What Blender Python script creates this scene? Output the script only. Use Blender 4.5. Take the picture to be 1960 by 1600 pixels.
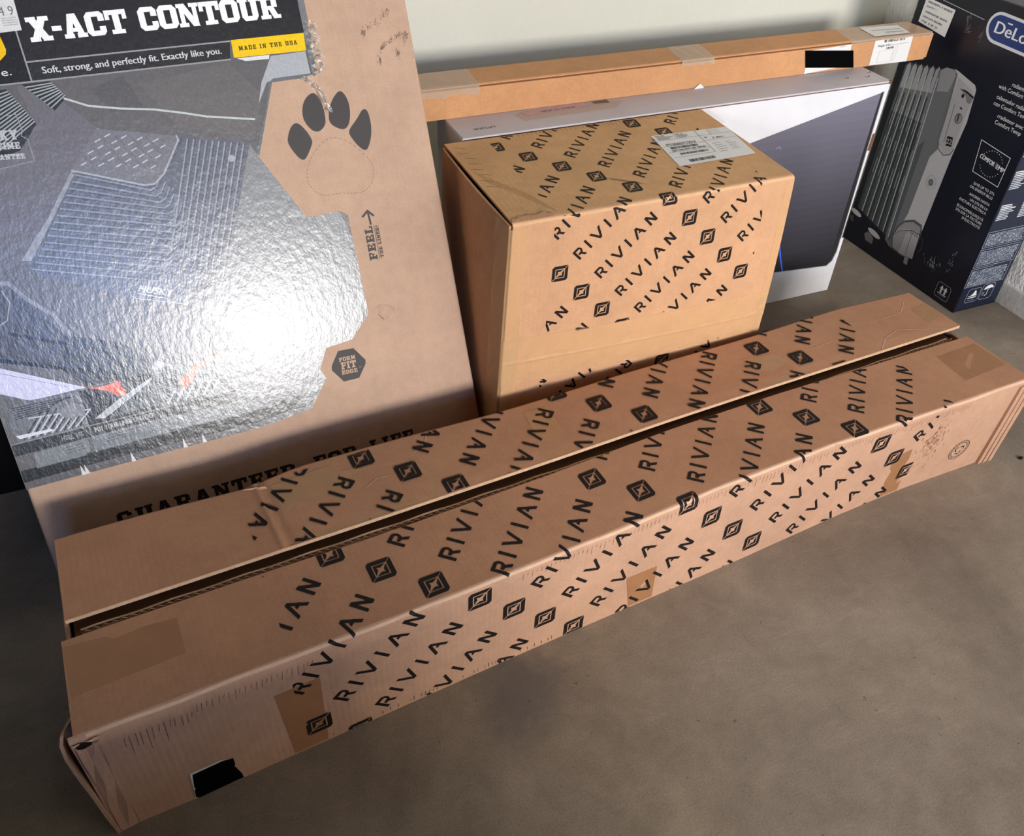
import bpy, bmesh, math, random
from mathutils import Vector, Matrix
from mathutils.geometry import tessellate_polygon
random.seed(7)
scene = bpy.context.scene
COL = scene.collection
for o in list(bpy.data.objects):
    bpy.data.objects.remove(o)

# ------------------------------------------------------------------ camera, light, exposure
cam_d = bpy.data.cameras.new('camera')
cam = bpy.data.objects.new('camera', cam_d)
COL.objects.link(cam)
R_ = Vector((0.921, -0.389, 0.032)); D_ = Vector((-0.231, -0.608, -0.759)); F_ = Vector((0.315, 0.692, -0.650))
F_.normalize(); R_ = (R_ - F_ * R_.dot(F_)).normalized(); D_ = F_.cross(R_).normalized()
cam.matrix_world = Matrix(((R_.x, -D_.x, -F_.x, 0), (R_.y, -D_.y, -F_.y, 0), (R_.z, -D_.z, -F_.z, 1.2), (0, 0, 0, 1)))
cam_d.sensor_fit = 'HORIZONTAL'; cam_d.sensor_width = 36.0
cam_d.lens = 1620.4 / 1960 * 36.0
cam_d.clip_start = 0.02
scene.camera = cam

world = bpy.data.worlds.new('world'); scene.world = world; world.use_nodes = True
bg = world.node_tree.nodes['Background']
bg.inputs[0].default_value = (1.0, 0.95, 0.91, 1); bg.inputs[1].default_value = 0.012

ld = bpy.data.lights.new('garage_door_daylight', 'AREA')
ld.shape = 'RECTANGLE'; ld.size = 1.5; ld.size_y = 0.7; ld.energy = 254; ld.color = (1.0, 0.965, 0.93)
lo = bpy.data.objects.new('garage_door_daylight', ld); COL.objects.link(lo)
lo.location = (1.03, -4.0, 1.82)
lo.rotation_euler = Vector((0, 1, -0.25)).to_track_quat('-Z', 'Z').to_euler()

l2 = bpy.data.lights.new('side_opening_daylight', 'AREA')
l2.shape = 'RECTANGLE'; l2.size = 1.6; l2.size_y = 0.9; l2.energy = 270; l2.color = (0.98, 0.985, 1.0)
lo2 = bpy.data.objects.new('side_opening_daylight', l2); COL.objects.link(lo2)
lo2.location = (-4.6, -4.2, 2.1)
lo2.rotation_euler = (Vector((1.2, 1.0, .3)) - Vector((-4.6, -4.2, 2.1))).to_track_quat('-Z', 'Z').to_euler()

l3 = bpy.data.lights.new('blue_sky_strip', 'AREA')
l3.shape = 'RECTANGLE'; l3.size = 0.9; l3.size_y = 0.8; l3.energy = 46; l3.color = (0.22, 0.44, 1.0)
lo3 = bpy.data.objects.new('blue_sky_strip', l3); COL.objects.link(lo3)
lo3.location = (-0.2, -4.05, 2.4); lo3.rotation_euler = Vector((0, 1, -0.38)).to_track_quat('-Z', 'Z').to_euler()

vs = scene.view_settings
vs.view_transform = 'Standard'; vs.look = 'None'; vs.gamma = 1.0; vs.exposure = 0.0; vs.use_curve_mapping = False

# ------------------------------------------------------------------ helpers
def lin(c):
    return tuple(((v / 255) / 12.92 if v / 255 <= 0.04045 else ((v / 255 + 0.055) / 1.055) ** 2.4) for v in c)

def material(name, rgb=None, rough=0.8, spec=0.3, noise=None, bump=None, coat=0, attr=False, vary=None, stretch=(1, 1, 1), ior=None):
    """noise=(scale, amount) value mottling; bump=(scale, strength, distance)"""
    m = bpy.data.materials.new(name); m.use_nodes = True
    nt = m.node_tree; b = nt.nodes['Principled BSDF']
    b.inputs['Roughness'].default_value = rough
    b.inputs['Specular IOR Level'].default_value = spec
    b.inputs['Coat Weight'].default_value = coat
    if ior: b.inputs['IOR'].default_value = ior
    tc = nt.nodes.new('ShaderNodeTexCoord'); mp = nt.nodes.new('ShaderNodeMapping'); mp.inputs['Scale'].default_value = stretch
    nt.links.new(tc.outputs['Object'], mp.inputs['Vector'])
    src = None
    if attr:
        a = nt.nodes.new('ShaderNodeVertexColor'); a.layer_name = 'Col'; src = a.outputs['Color']
    else:
        r = nt.nodes.new('ShaderNodeRGB'); r.outputs[0].default_value = (*lin(rgb), 1); src = r.outputs[0]
    for sc, amt in (noise or []):
        n = nt.nodes.new('ShaderNodeTexNoise'); n.inputs['Scale'].default_value = sc; n.inputs['Detail'].default_value = 4
        nt.links.new(mp.outputs[0], n.inputs['Vector'])
        mr = nt.nodes.new('ShaderNodeMapRange')
        mr.inputs[1].default_value = 0.3; mr.inputs[2].default_value = 0.7
        mr.inputs[3].default_value = 1 - amt; mr.inputs[4].default_value = 1 + amt
        nt.links.new(n.outputs['Fac'], mr.inputs[0])
        mx = nt.nodes.new('ShaderNodeVectorMath'); mx.operation = 'SCALE'
        nt.links.new(src, mx.inputs[0]); nt.links.new(mr.outputs[0], mx.inputs['Scale'])
        src = mx.outputs[0]
    nt.links.new(src, b.inputs['Base Color'])
    if bump:
        prev = None
        for sc, st, dist in bump:
            n = nt.nodes.new('ShaderNodeTexNoise'); n.inputs['Scale'].default_value = sc; n.inputs['Detail'].default_value = 3
            nt.links.new(mp.outputs[0], n.inputs['Vector'])
            bp = nt.nodes.new('ShaderNodeBump'); bp.inputs['Strength'].default_value = st; bp.inputs['Distance'].default_value = dist
            nt.links.new(n.outputs['Fac'], bp.inputs['Height'])
            if prev: nt.links.new(prev, bp.inputs['Normal'])
            prev = bp.outputs[0]
        nt.links.new(prev, b.inputs['Normal'])
        if coat: nt.links.new(prev, b.inputs['Coat Normal'])
    return m

def cardboard(name, rgb, flute_axis='x', flute=0.2):
    m = material(name, rgb, rough=0.82, spec=0.25, noise=[(9, 0.07), (420, 0.07), (55, 0.045)])
    nt = m.node_tree; b = nt.nodes['Principled BSDF']
    tc = nt.nodes['Texture Coordinate']
    w = nt.nodes.new('ShaderNodeTexWave'); w.wave_type = 'BANDS'; w.bands_direction = flute_axis.upper()
    w.inputs['Scale'].default_value = 34; w.inputs['Distortion'].default_value = 0.6; w.inputs['Detail'].default_value = 1
    nt.links.new(tc.outputs['Object'], w.inputs['Vector'])
    n = nt.nodes.new('ShaderNodeTexNoise'); n.inputs['Scale'].default_value = 6
    nt.links.new(tc.outputs['Object'], n.inputs['Vector'])
    mu = nt.nodes.new('ShaderNodeMath'); mu.operation = 'MULTIPLY'
    nt.links.new(w.outputs['Fac'], mu.inputs[0]); nt.links.new(n.outputs['Fac'], mu.inputs[1])
    n2 = nt.nodes.new('ShaderNodeTexNoise'); n2.inputs['Scale'].default_value = 14
    nt.links.new(tc.outputs['Object'], n2.inputs['Vector'])
    b1 = nt.nodes.new('ShaderNodeBump'); b1.inputs['Strength'].default_value = flute; b1.inputs['Distance'].default_value = 0.0012
    nt.links.new(mu.outputs[0], b1.inputs['Height'])
    b2 = nt.nodes.new('ShaderNodeBump'); b2.inputs['Strength'].default_value = 0.25; b2.inputs['Distance'].default_value = 0.004
    nt.links.new(n2.outputs['Fac'], b2.inputs['Height']); nt.links.new(b1.outputs[0], b2.inputs['Normal'])
    nt.links.new(b2.outputs[0], b.inputs['Normal'])
    return m

def link(name, me, mat, parent=None, smooth=False):
    o = bpy.data.objects.new(name, me); COL.objects.link(o)
    if mat is not None:
        for m in (mat if isinstance(mat, (list, tuple)) else [mat]): me.materials.append(m)
    if parent is not None: o.parent = parent
    if smooth:
        for p in me.polygons: p.use_smooth = True
    return o

def mesh(name, verts, faces, mat, parent=None, smooth=False):
    me = bpy.data.meshes.new(name); me.from_pydata([tuple(v) for v in verts], [], faces); me.update()
    return link(name, me, mat, parent, smooth)

def from_bm(name, bm, mat, parent=None, smooth=False):
    me = bpy.data.meshes.new(name); bm.normal_update(); bm.to_mesh(me); bm.free()
    return link(name, me, mat, parent, smooth)

def bm_box(bm, lo_, hi_, bev=0, seg=2):
    r = bmesh.ops.create_cube(bm, size=1)
    vs_ = r['verts']
    for v in vs_:
        v.co = Vector([lo_[i] + (v.co[i] + 0.5) * (hi_[i] - lo_[i]) for i in range(3)])
    if bev:
        es = {e for v in vs_ for e in v.link_edges}
        bmesh.ops.bevel(bm, geom=list(es), offset=bev, segments=seg, profile=0.6, affect='EDGES')

def box(name, lo_, hi_, mat, parent=None, bev=0, seg=2):
    bm = bmesh.new(); bm_box(bm, lo_, hi_, bev, seg)
    return from_bm(name, bm, mat, parent)

def hexa(name, pts, mat, parent=None, bev=0, seg=2):
    """8 corner points: bottom 0-3 counterclockwise, top 4-7"""
    bm = bmesh.new(); v = [bm.verts.new(p) for p in pts]
    for f in ((3, 2, 1, 0), (4, 5, 6, 7), (0, 1, 5, 4), (1, 2, 6, 5), (2, 3, 7, 6), (3, 0, 4, 7)):
        bm.faces.new([v[i] for i in f])
    if bev: bmesh.ops.bevel(bm, geom=bm.edges[:], offset=bev, segments=seg, profile=0.6, affect='EDGES')
    return from_bm(name, bm, mat, parent)

def empty(name, loc, rz=0, label='', cat='', group=None):
    o = bpy.data.objects.new(name, None); COL.objects.link(o); o.location = loc; o.rotation_euler = (0, 0, rz)
    o.empty_display_size = 0.05
    tag(o, label, cat, group); return o

def tag(o, label, cat, group=None):
    o['label'] = label; o['category'] = cat
    if group: o['group'] = group

def structure(o):
    o['kind'] = 'structure'; return o

# ---- flat print: 2-D polygons laid on a surface
def clip(poly, fn):
    out = []
    n = len(poly)
    for i in range(n):
        a, b = poly[i], poly[(i + 1) % n]; fa, fb = fn(a), fn(b)
        if fa >= 0: out.append(a)
        if (fa >= 0) != (fb >= 0):
            t = fa / (fa - fb); out.append((a[0] + (b[0] - a[0]) * t, a[1] + (b[1] - a[1]) * t))
    return out

def clip_rect(poly, r):
    x0, y0, x1, y1 = r
    for f in (lambda p: p[0] - x0, lambda p: x1 - p[0], lambda p: p[1] - y0, lambda p: y1 - p[1]):
        poly = clip(poly, f)
        if len(poly) < 3: return []
    return poly

def area2(p):
    return sum(p[i][0] * p[(i + 1) % len(p)][1] - p[(i + 1) % len(p)][0] * p[i][1] for i in range(len(p)))

class Ink:
    """collects polygons (x, y) with colour and layer, then builds one mesh on a surface map fn(x, y, off)"""
    def __init__(self, g=None): self.items = []; self.g = g; self.kids = {}
    def poly(self, pts, col=(20, 18, 18), layer=1):
        pts = [tuple(p[:2]) for p in pts]
        if len(pts) == 3 or self.convex(pts): self.items.append((pts, col, layer, self.g))
        else:
            for t in tessellate_polygon([[Vector((p[0], p[1], 0)) for p in pts]]):
                self.items.append(([pts[i] for i in t], col, layer, self.g))
    @staticmethod
    def convex(p):
        s = 0
        for i in range(len(p)):
            a, b, c = p[i], p[(i + 1) % len(p)], p[(i + 2) % len(p)]
            k = (b[0] - a[0]) * (c[1] - b[1]) - (b[1] - a[1]) * (c[0] - b[0])
            if abs(k) < 1e-12: continue
            if s and (k > 0) != (s > 0): return False
            s = k
        return True
    def rect(self, x0, y0, x1, y1, col=(20, 18, 18), layer=1): self.poly([(x0, y0), (x1, y0), (x1, y1), (x0, y1)], col, layer)
    def line(self, pts, w, col=(20, 18, 18), layer=1, closed=False):
        pts = list(pts)
        if closed: pts.append(pts[0])
        for a, b in zip(pts, pts[1:]):
            dx, dy = b[0] - a[0], b[1] - a[1]; l = math.hypot(dx, dy)
            if l < 1e-9: continue
            ux, uy = dx / l * w * 0.35, dy / l * w * 0.35; nx, ny = -dy / l * w / 2, dx / l * w / 2
            self.items.append(([(a[0] - ux - nx, a[1] - uy - ny), (b[0] + ux - nx, b[1] + uy - ny), (b[0] + ux + nx, b[1] + uy + ny), (a[0] - ux + nx, a[1] - uy + ny)], col, layer, self.g))
    def disc(self, c, rx, ry=None, col=(20, 18, 18), layer=1, n=20, rot=0):
        ry = ry or rx; cr, sr = math.cos(rot), math.sin(rot)
        self.poly([(c[0] + rx * math.cos(t) * cr - ry * math.sin(t) * sr, c[1] + rx * math.cos(t) * sr + ry * math.sin(t) * cr) for t in [2 * math.pi * k / n for k in range(n)]], col, layer)
    def glyphs(self, polys, fn, col=(20, 18, 18), layer=1):
        for p in polys: self.items.append(([fn(*q) for q in p], col, layer, self.g))
    def build(self, name, fn, mat, parent, region=None, strips=None, step=0.00012, attr=False, label=None):
        """one mesh per group: the group key's first word is the part's name"""
        groups = {}
        for it in self.items: groups.setdefault(it[3], []).append(it)
        first = None
        for g, items in groups.items():
            nm = name if g is None else g if isinstance(g, str) else g[0]
            o = self._build(items, nm, fn, mat, self.kids.get(g, parent), region, strips, step, attr)
            if o is not None and first is None: first = o
        if label: first['label'] = label
        return first
    def _build(self, items, name, fn, mat, parent, region, strips, step, attr):
        V, Fc, C = [], [], []
        for idx, (pts, col, layer, _) in enumerate(items):
            jit = step * 0.85 * ((idx * 7919) % 16) / 16      # no two overlapping strokes exactly coplanar
            if region: pts = clip_rect(pts, region)
            if len(pts) < 3: continue
            subs = [pts]
            if strips:
                subs = []
                for a, b in zip(strips, strips[1:]):
                    q = clip_rect(pts, (-9, a, 9, b))
                    if len(q) >= 3: subs.append(q)
            for q in subs:
                ar = area2(q)
                if abs(ar) < 1e-9: continue
                if ar < 0: q = q[::-1]
                i0 = len(V)
                V += [fn(x, y, 0.0002 + step * layer + jit) for x, y in q]
                Fc.append(list(range(i0, i0 + len(q)))); C.append(col)
        if not V: return None
        me = bpy.data.meshes.new(name); me.from_pydata([tuple(v) for v in V], [], Fc); me.update()
        if attr:
            ca = me.color_attributes.new('Col', 'FLOAT_COLOR', 'CORNER')
            k = 0
            for p, c in zip(me.polygons, C):
                cl = (*lin(c), 1)
                for _ in p.loop_indices: ca.data[k].color = cl; k += 1
        o = link(name, me, mat, parent)
        if name in ('scuff_marks', 'scratches', 'label_print', 'top_print', 'text_block', 'text_panel', 'recycling_stamp', 'perforated_outline', 'crease_lines'): o['kind'] = 'stuff'
        return o

# text from the built-in font, as triangles in the unit frame (cap height about 0.7)
_tc = {}
def text_tris(s):
    if s in _tc: return _tc[s]
    cu = bpy.data.curves.new('t', 'FONT'); cu.body = s; cu.size = 1; cu.resolution_u = 3
    ob = bpy.data.objects.new('t', cu); COL.objects.link(ob)
    bpy.context.view_layer.update()
    me = bpy.data.meshes.new_from_object(ob.evaluated_get(bpy.context.evaluated_depsgraph_get()))
    me.calc_loop_triangles()
    tr = [[(me.vertices[i].co.x, me.vertices[i].co.y) for i in t.vertices] for t in me.loop_triangles]
    bpy.data.objects.remove(ob); bpy.data.curves.remove(cu); bpy.data.meshes.remove(me)
    xs = [p[0] for t in tr for p in t]; ys = [p[1] for t in tr for p in t]
    res = (tr, (min(xs), min(ys), max(xs), max(ys)) if xs else (0, 0, 0, 0)); _tc[s] = res
    return res

def put_text(ink, s, p0, p1, h, col, layer=2, align=None, shear=0, bold=0):
    """fit the text between p0 and p1 (baseline), h = height of the full text box; align 'r' / 'l' keeps proportions"""
    tr, (a, b, c, d) = text_tris(s)
    ux, uy = p1[0] - p0[0], p1[1] - p0[1]; L = math.hypot(ux, uy); ux /= L; uy /= L; vx, vy = -uy, ux
    ky = h / 0.73
    kx = L / (c - a) if not align else ky * 0.95
    off = 0
    if align == 'r': off = L - (c - a) * kx
    if align == 'c': off = (L - (c - a) * kx) / 2
    for t in tr:
        pts = []
        for x, y in t:
            X = (x - a) * kx + off + shear * y * ky; Y = y * ky
            pts.append((p0[0] + ux * X + vx * Y, p0[1] + uy * X + vy * Y))
        ink.items.append((pts, col, layer, ink.g))
        if bold:
            ink.items.append(([(q[0] + ux * bold, q[1] + uy * bold) for q in pts], col, layer, ink.g))

def put_greek(ink, p0, p1, h, col, layer=2, words=(6, 4)):
    """a line of print too small to read: short strokes in word-sized groups"""
    ux, uy = p1[0] - p0[0], p1[1] - p0[1]; L_ = math.hypot(ux, uy); ux /= L_; uy /= L_; vx, vy = -uy, ux
    n = sum(words) + len(words) - 1; dx = L_ / n; x = 0
    P_ = lambda a, b: (p0[0] + ux * a + vx * b, p0[1] + uy * a + vy * b)
    for w_ in words:
        for k in range(w_):
            ink.line([P_(x + dx * .15, 0), P_(x + dx * .15, h)], dx * .28, col, layer)
            y = random.choice((0, h * .5, h * .92)); ink.line([P_(x + dx * .15, y), P_(x + dx * .75, y)], h * .2, col, layer)
            if random.random() < .6: ink.line([P_(x + dx * .72, 0), P_(x + dx * .72, h * random.choice((.5, 1)))], dx * .24, col, layer)
            x += dx
        x += dx

# slab-serif capitals, hand drawn as bars: unit height, returns (polys, width)
def R(x0, y0, x1, y1): return [(x0, y0), (x1, y0), (x1, y1), (x0, y1)]
def S(x0, y0, x1, y1, w): return [(x0 - w / 2, y0), (x0 + w / 2, y0), (x1 + w / 2, y1), (x1 - w / 2, y1)]
SLAB = {
 'X': ([S(.18, 0, .64, 1, .30), S(.64, 0, .18, 1, .30), R(0, 0, .38, .19), R(.46, 0, .84, .19), R(0, .81, .38, 1), R(.46, .81, .84, 1)], .84),
 'A': ([S(.17, 0, .40, 1, .24), S(.69, 0, .46, 1, .24), R(.26, .25, .6, .41), R(0, 0, .37, .18), R(.49, 0, .87, .18), R(.28, .86, .58, 1)], .87),
 'C': ([R(0, .17, .26, .83), R(.14, .79, .62, 1), R(.14, 0, .62, .21), R(.5, .6, .74, .86), R(.5, .14, .74, .38), [(0, .83), (.26, .83), (.3, 1), (.14, 1)], [(0, .17), (.14, 0), (.3, 0), (.26, .17)], [(.62, 0), (.74, .14), (.5, .2)], [(.62, 1), (.5, .8), (.74, .86)]], .76),
 'G': ([R(0, .17, .26, .83), R(.14, .79, .62, 1), R(.14, 0, .62, .21), R(.5, .62, .74, .86), R(.5, .1, .74, .48), R(.4, .36, .8, .5), [(0, .83), (.26, .83), (.3, 1), (.14, 1)], [(0, .17), (.14, 0), (.3, 0), (.26, .17)]], .82),
 'O': ([R(0, .17, .26, .83), R(.52, .17, .78, .83), R(.14, .79, .64, 1), R(.14, 0, .64, .21), [(0, .83), (.26, .79), (.3, 1), (.14, 1)], [(0, .17), (.14, 0), (.3, 0), (.26, .21)], [(.78, .83), (.64, 1), (.5, 1), (.52, .79)], [(.78, .17), (.52, .21), (.5, 0), (.64, 0)]], .78),
 'D': ([R(.08, 0, .34, 1), R(.0, .81, .6, 1), R(0, 0, .6, .19), R(.54, .16, .8, .84), [(.6, 1), (.54, .8), (.8, .84)], [(.6, 0), (.8, .16), (.54, .2)]], .8),
 'T': ([R(.29, 0, .55, 1), R(0, .8, .84, 1), R(0, .6, .17, .82), R(.67, .6, .84, .82), R(.16, 0, .68, .18)], .84),
 'N': ([R(.09, 0, .27, 1), R(.63, 0, .81, 1), S(.70, 0, .2, 1, .28), R(0, 0, .38, .17), R(0, .83, .34, 1), R(.52, .83, .9, 1)], .9),
 'U': ([R(.08, .18, .34, 1), R(.54, .18, .8, 1), R(.2, 0, .68, .21), [(.08, .18), (.2, 0), (.4, 0), (.34, .2)], [(.8, .18), (.54, .2), (.48, 0), (.68, 0)], R(0, .83, .42, 1), R(.47, .83, .88, 1)], .88),
 'R': ([R(.09, 0, .35, 1), R(0, .82, .62, 1), R(.2, .40, .62, .57), R(.54, .5, .78, .9), [(.62, 1), (.54, .8), (.78, .9)], S(.68, 0, .5, .48, .26), R(0, 0, .44, .17), R(.58, 0, .88, .17)], .88),
 'E': ([R(.09, 0, .35, 1), R(0, .82, .74, 1), R(0, 0, .76, .18), R(.2, .42, .58, .58), R(.58, .64, .74, .84), R(.6, .14, .76, .36), R(.5, .34, .62, .66)], .76),
 'F': ([R(.09, 0, .35, 1), R(0, .82, .74, 1), R(.2, .42, .56, .58), R(.58, .62, .74, .84), R(.5, .34, .62, .66), R(0, 0, .46, .17)], .74),
 'L': ([R(.09, 0, .35, 1), R(0, .83, .46, 1), R(0, 0, .74, .18), R(.58, .1, .74, .4)], .74),
 'I': ([R(.1, 0, .36, 1), R(0, .83, .46, 1), R(0, 0, .46, .17)], .46),
 'H': ([R(.09, 0, .33, 1), R(.55, 0, .79, 1), R(.2, .41, .7, .58), R(0, .83, .4, 1), R(.48, .83, .88, 1), R(0, 0, .4, .17), R(.48, 0, .88, .17)], .88),
 'M': ([R(.09, 0, .29, 1), R(.75, 0, .95, 1), S(.52, .12, .24, 1, .24), S(.52, .12, .8, 1, .24), R(0, 0, .38, .17), R(.66, 0, 1.04, .17), R(0, .83, .3, 1), R(.74, .83, 1.04, 1)], 1.04),
 'S': ([R(0, .5, .24, .9), R(.5, .1, .74, .5), R(.1, .8, .62, 1), R(.1, 0, .62, .2), R(.1, .4, .66, .6), R(.54, .62, .72, 1), R(0, 0, .18, .38)], .74),
 'K': ([R(.09, 0, .33, 1), S(.66, 0, .36, .6, .26), S(.3, .4, .62, 1, .24), R(0, 0, .4, .17), R(0, .83, .4, 1), R(.5, 0, .88, .17), R(.48, .83, .84, 1)], .88),
 'Y': ([R(.3, 0, .54, .5), S(.4, .4, .16, 1, .26), S(.44, .4, .68, 1, .26), R(.18, 0, .66, .17), R(0, .83, .36, 1), R(.48, .83, .84, 1)], .84),
 '-': ([R(.02, .36, .38, .56)], .4), '!': ([R(.08, .34, .3, 1), R(.08, 0, .3, .2)], .38), ' ': ([], .42), '.': ([R(0, 0, .22, .22)], .26)}
def put_slab(ink, s, p0, p1, h, col, layer=2, gap=.1, shear=0):
    W, items = 0, []
    for ch in s:
        g, w = SLAB[ch]; items.append((g, W)); W += w + gap
    W -= gap
    ux, uy = p1[0] - p0[0], p1[1] - p0[1]; L = math.hypot(ux, uy); ux /= L; uy /= L; k = L / W
    for g, x0 in items:
        for p in g:
            ink.items.append(([(p0[0] + ux * ((x + x0) * k + shear * y * h) - uy * y * h, p0[1] + uy * ((x + x0) * k + shear * y * h) + ux * y * h) for x, y in p], col, layer, ink.g))

# the repeating wordmark of the long and the square carton, in metres along / across the text line (logo centre at 0,0)
def stroke(a, b, w):
    dx, dy = b[0] - a[0], b[1] - a[1]; l = math.hypot(dx, dy); nx, ny = -dy / l * w / 2, dx / l * w / 2
    return [(a[0] - nx, a[1] - ny), (b[0] - nx, b[1] - ny), (b[0] + nx, b[1] + ny), (a[0] + nx, a[1] + ny)]
def wordmark():
    P = []
    H, w = .0288, .0057; y0, y1 = -H / 2, H / 2
    def vbar(x): P.append(R(x - w / 2, y0, x + w / 2, y1))
    # R
    x = .0607
    P.append(R(x - .0105, y0, x - .0105 + w, y1 - .001)); P.append(R(x - .0105, y1 - w, x + .0045, y1))
    P.append(R(x - .003, -.0045, x + .0045, -.0045 + w))
    pr = [(x + .004 + .0095 * math.cos(t), (y1 - .0045) / 2 + .0095 * math.sin(t)) for t in [math.pi * (-.5 + k / 6) for k in range(7)]]
    cy = (y1 - .0045) / 2 + .0003; ro, ri = (y1 + .0045) / 2, (y1 + .0045) / 2 - w
    for k in range(6):
        t0, t1 = math.pi * (-.5 + k / 6), math.pi * (-.5 + (k + 1) / 6)
        P.append([(x + .0035 + ri * .8 * math.cos(t0), cy + ri * math.sin(t0)), (x + .0035 + ro * .8 * math.cos(t0), cy + ro * math.sin(t0)), (x + .0035 + ro * .8 * math.cos(t1), cy + ro * math.sin(t1)), (x + .0035 + ri * .8 * math.cos(t1), cy + ri * math.sin(t1))])
    P.append([(x + .0005, -.003), (x + .0065, -.003), (x + .0125, y0), (x + .0065, y0)])
    vbar(.0875)
    # V
    x = .1175
    P.append([(x - .0155, y1), (x - .0095, y1), (x + .003, y0), (x - .003, y0)]); P.append([(x + .0155, y1), (x + .0095, y1), (x - .003, y0), (x + .003, y0)])
    vbar(.1485)
    # A with a short bar from the right leg
    x = .181
    P.append([(x - .0155, y0), (x - .0095, y0), (x + .003, y1), (x - .003, y1)]); P.append([(x + .0155, y0), (x + .0095, y0), (x - .003, y1), (x + .003, y1)])
    P.append([(x - .0015, -.0045), (x + .0115, -.0045), (x + .0095, .0003), (x + .0005, .0003)])
    # N
    x = .2205
    P.append(R(x - .0115, y0, x - .0115 + w, y1)); P.append(R(x + .0115 - w, y0, x + .0115, y1))
    P.append([(x - .0115, y1), (x - .005, y1), (x + .0115, y0), (x + .005, y0)])
    # logo: a diamond in text axes = an upright square turned 45 degrees; pieces drawn upright then turned
    L = []
    a, b, g, c, e = .0190, .0118, .0012, .0098, .0056
    def q(pts): L.append(pts)
    # outer ring: two L halves split on one diagonal, the other two corners cut round
    r = .0045
    q([(-a, -a + g), (-b, -b + g), (-b, b), (-a, a - r)]); q([(-a, a - r), (-b, b), (-a + r, a)])
    q([(-a + r, a), (-b, b), (b - g, b), (a - g, a)])
    q([(a, a - g), (b, b - g), (b, -b), (a, -a + r)]); q([(a, -a + r), (b, -b), (a - r, -a)])
    q([(a - r, -a), (b, -b), (-b + g, -b), (-a + g, -a)])
    # inner ring with a four-pointed open centre
    m = e * .80
    q([(-c, -c + g), (-m, 0), (-e, e), (-c, c)]); q([(-c, c), (-e, e), (0, m), (c - g, c)])
    q([(c, c - g), (m, 0), (e, -e), (c, -c)]); q([(c, -c), (e, -e), (0, -m), (-c + g, -c)])
    cr = math.cos(-math.pi / 4); sr = math.sin(-math.pi / 4)
    return P, [[(x * cr - y * sr, x * sr + y * cr) for x, y in p] for p in L]
WORD, LOGO = wordmark()
def stamp_pattern(ink, O, a, b, kx, ky, ni, nj, col=(24, 17, 16)):
    """a = step between lines, b = one period along the text; kx, ky = metres of WORD per period / line"""
    for i in ni:
        for j in nj:
            ox, oy = O[0] + i * a[0] + j * b[0], O[1] + i * a[1] + j * b[1]
            for nm, polys in (('printed_word', WORD), ('printed_logo', LOGO)):
                ink.g = (nm, i, j)
                ink.glyphs(polys, lambda x, y: (ox + x / kx * b[0] - y / ky * a[0], oy + x / kx * b[1] - y / ky * a[1]), col)

# ------------------------------------------------------------------ materials
CB_LONG = cardboard('cardboard_long', (188, 148, 121), 'x')
CB_FLAP = cardboard('cardboard_flap', (178, 131, 99), 'x', 0.12)
CB_EDGE = material('cardboard_cut_edge', (208, 170, 136), 0.9, 0.2, noise=[(150, .1)])
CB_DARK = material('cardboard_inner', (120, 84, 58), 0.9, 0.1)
TAPE_L = material('aged_clear_tape', (172, 130, 92), 0.4, 0.45, noise=[(40, .05)], bump=[(60, .3, .001)])
CB_SQ = cardboard('cardboard_square', (201, 155, 117), 'x', 0.22)
CB_THIN = cardboard('cardboard_thin', (202, 149, 104), 'x', 0.08)
CB_LINER = cardboard('cardboard_liner_box', (198, 165, 140), 'x', 0.1)
INK = material('black_ink', (24, 17, 16), 0.6, 0.25)
INK_GREY = material('dark_grey_ink', (62, 58, 54), 0.7, 0.2, noise=[(300, .1)])
TAPE = material('brown_paper_tape', (158, 112, 76), 0.45, 0.4, noise=[(30, .06)], bump=[(40, .3, .001)])
TAPE_P = material('pale_packing_tape', (244, 206, 150), 0.35, 0.5, noise=[(40, .05)], bump=[(60, .4, .001)])
TAPE_C = material('clear_packing_tape', (214, 200, 178), 0.14, 0.6, noise=[(50, .06)], bump=[(90, .5, .0015)])
PAPER = material('white_paper', (228, 226, 222), 0.6, 0.3)
BLACKPAPER = material('black_redaction', (4, 4, 4), 0.9, 0.05)
PRINT = material('flat_print', rough=0.55, spec=0.3, attr=True)
WHITEBOX = material('white_coated_card', (226, 226, 228), 0.5, 0.4, noise=[(12, .04)])
WHITE_SHADED = material('shaded_white_card', (200, 192, 194), 0.6, 0.3, noise=[(12, .05)])
GLOSSPRINT = material('semi_gloss_print', rough=0.38, spec=0.45, attr=True, noise=[(300, .04)])
NAVY = material('navy_gloss_card', (8, 13, 30), 0.32, 0.5, noise=[(20, .15)])
NAVY_SIDE = material('navy_side_card', (20, 27, 44), 0.4, 0.5, noise=[(20, .15)])
for m_, a_ in ((TAPE_C, .42), (TAPE_P, .2)): m_.node_tree.nodes['Principled BSDF'].inputs['Alpha'].default_value = a_
FILM = material('film_wrapped_print', rough=0.24, spec=0.34, attr=True, coat=0.15, noise=[(260, .09), (900, .07)], bump=[(75, .36, .0016), (240, .3, .0006)], stretch=(1.25, 1, .75))
FILM.node_tree.nodes['Principled BSDF'].inputs['Coat Roughness'].default_value = 0.2
CRINKLE = material('clear_film_crinkle', (215, 212, 205), 0.08, 1.0, bump=[(70, 1.0, .004)])
CRINKLE.node_tree.nodes['Principled BSDF'].inputs['Transmission Weight'].default_value = 0.85
WALLM = material('painted_wall', (226, 224, 208), 0.7, 0.2, noise=[(3, .02), (90, .012)], bump=[(160, .12, .001)])
STUCCO = material('rough_stucco', (232, 230, 224), 0.85, 0.15, noise=[(30, .05)], bump=[(42, 1.0, .012), (180, .6, .004)], stretch=(1, 1, .45))
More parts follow.
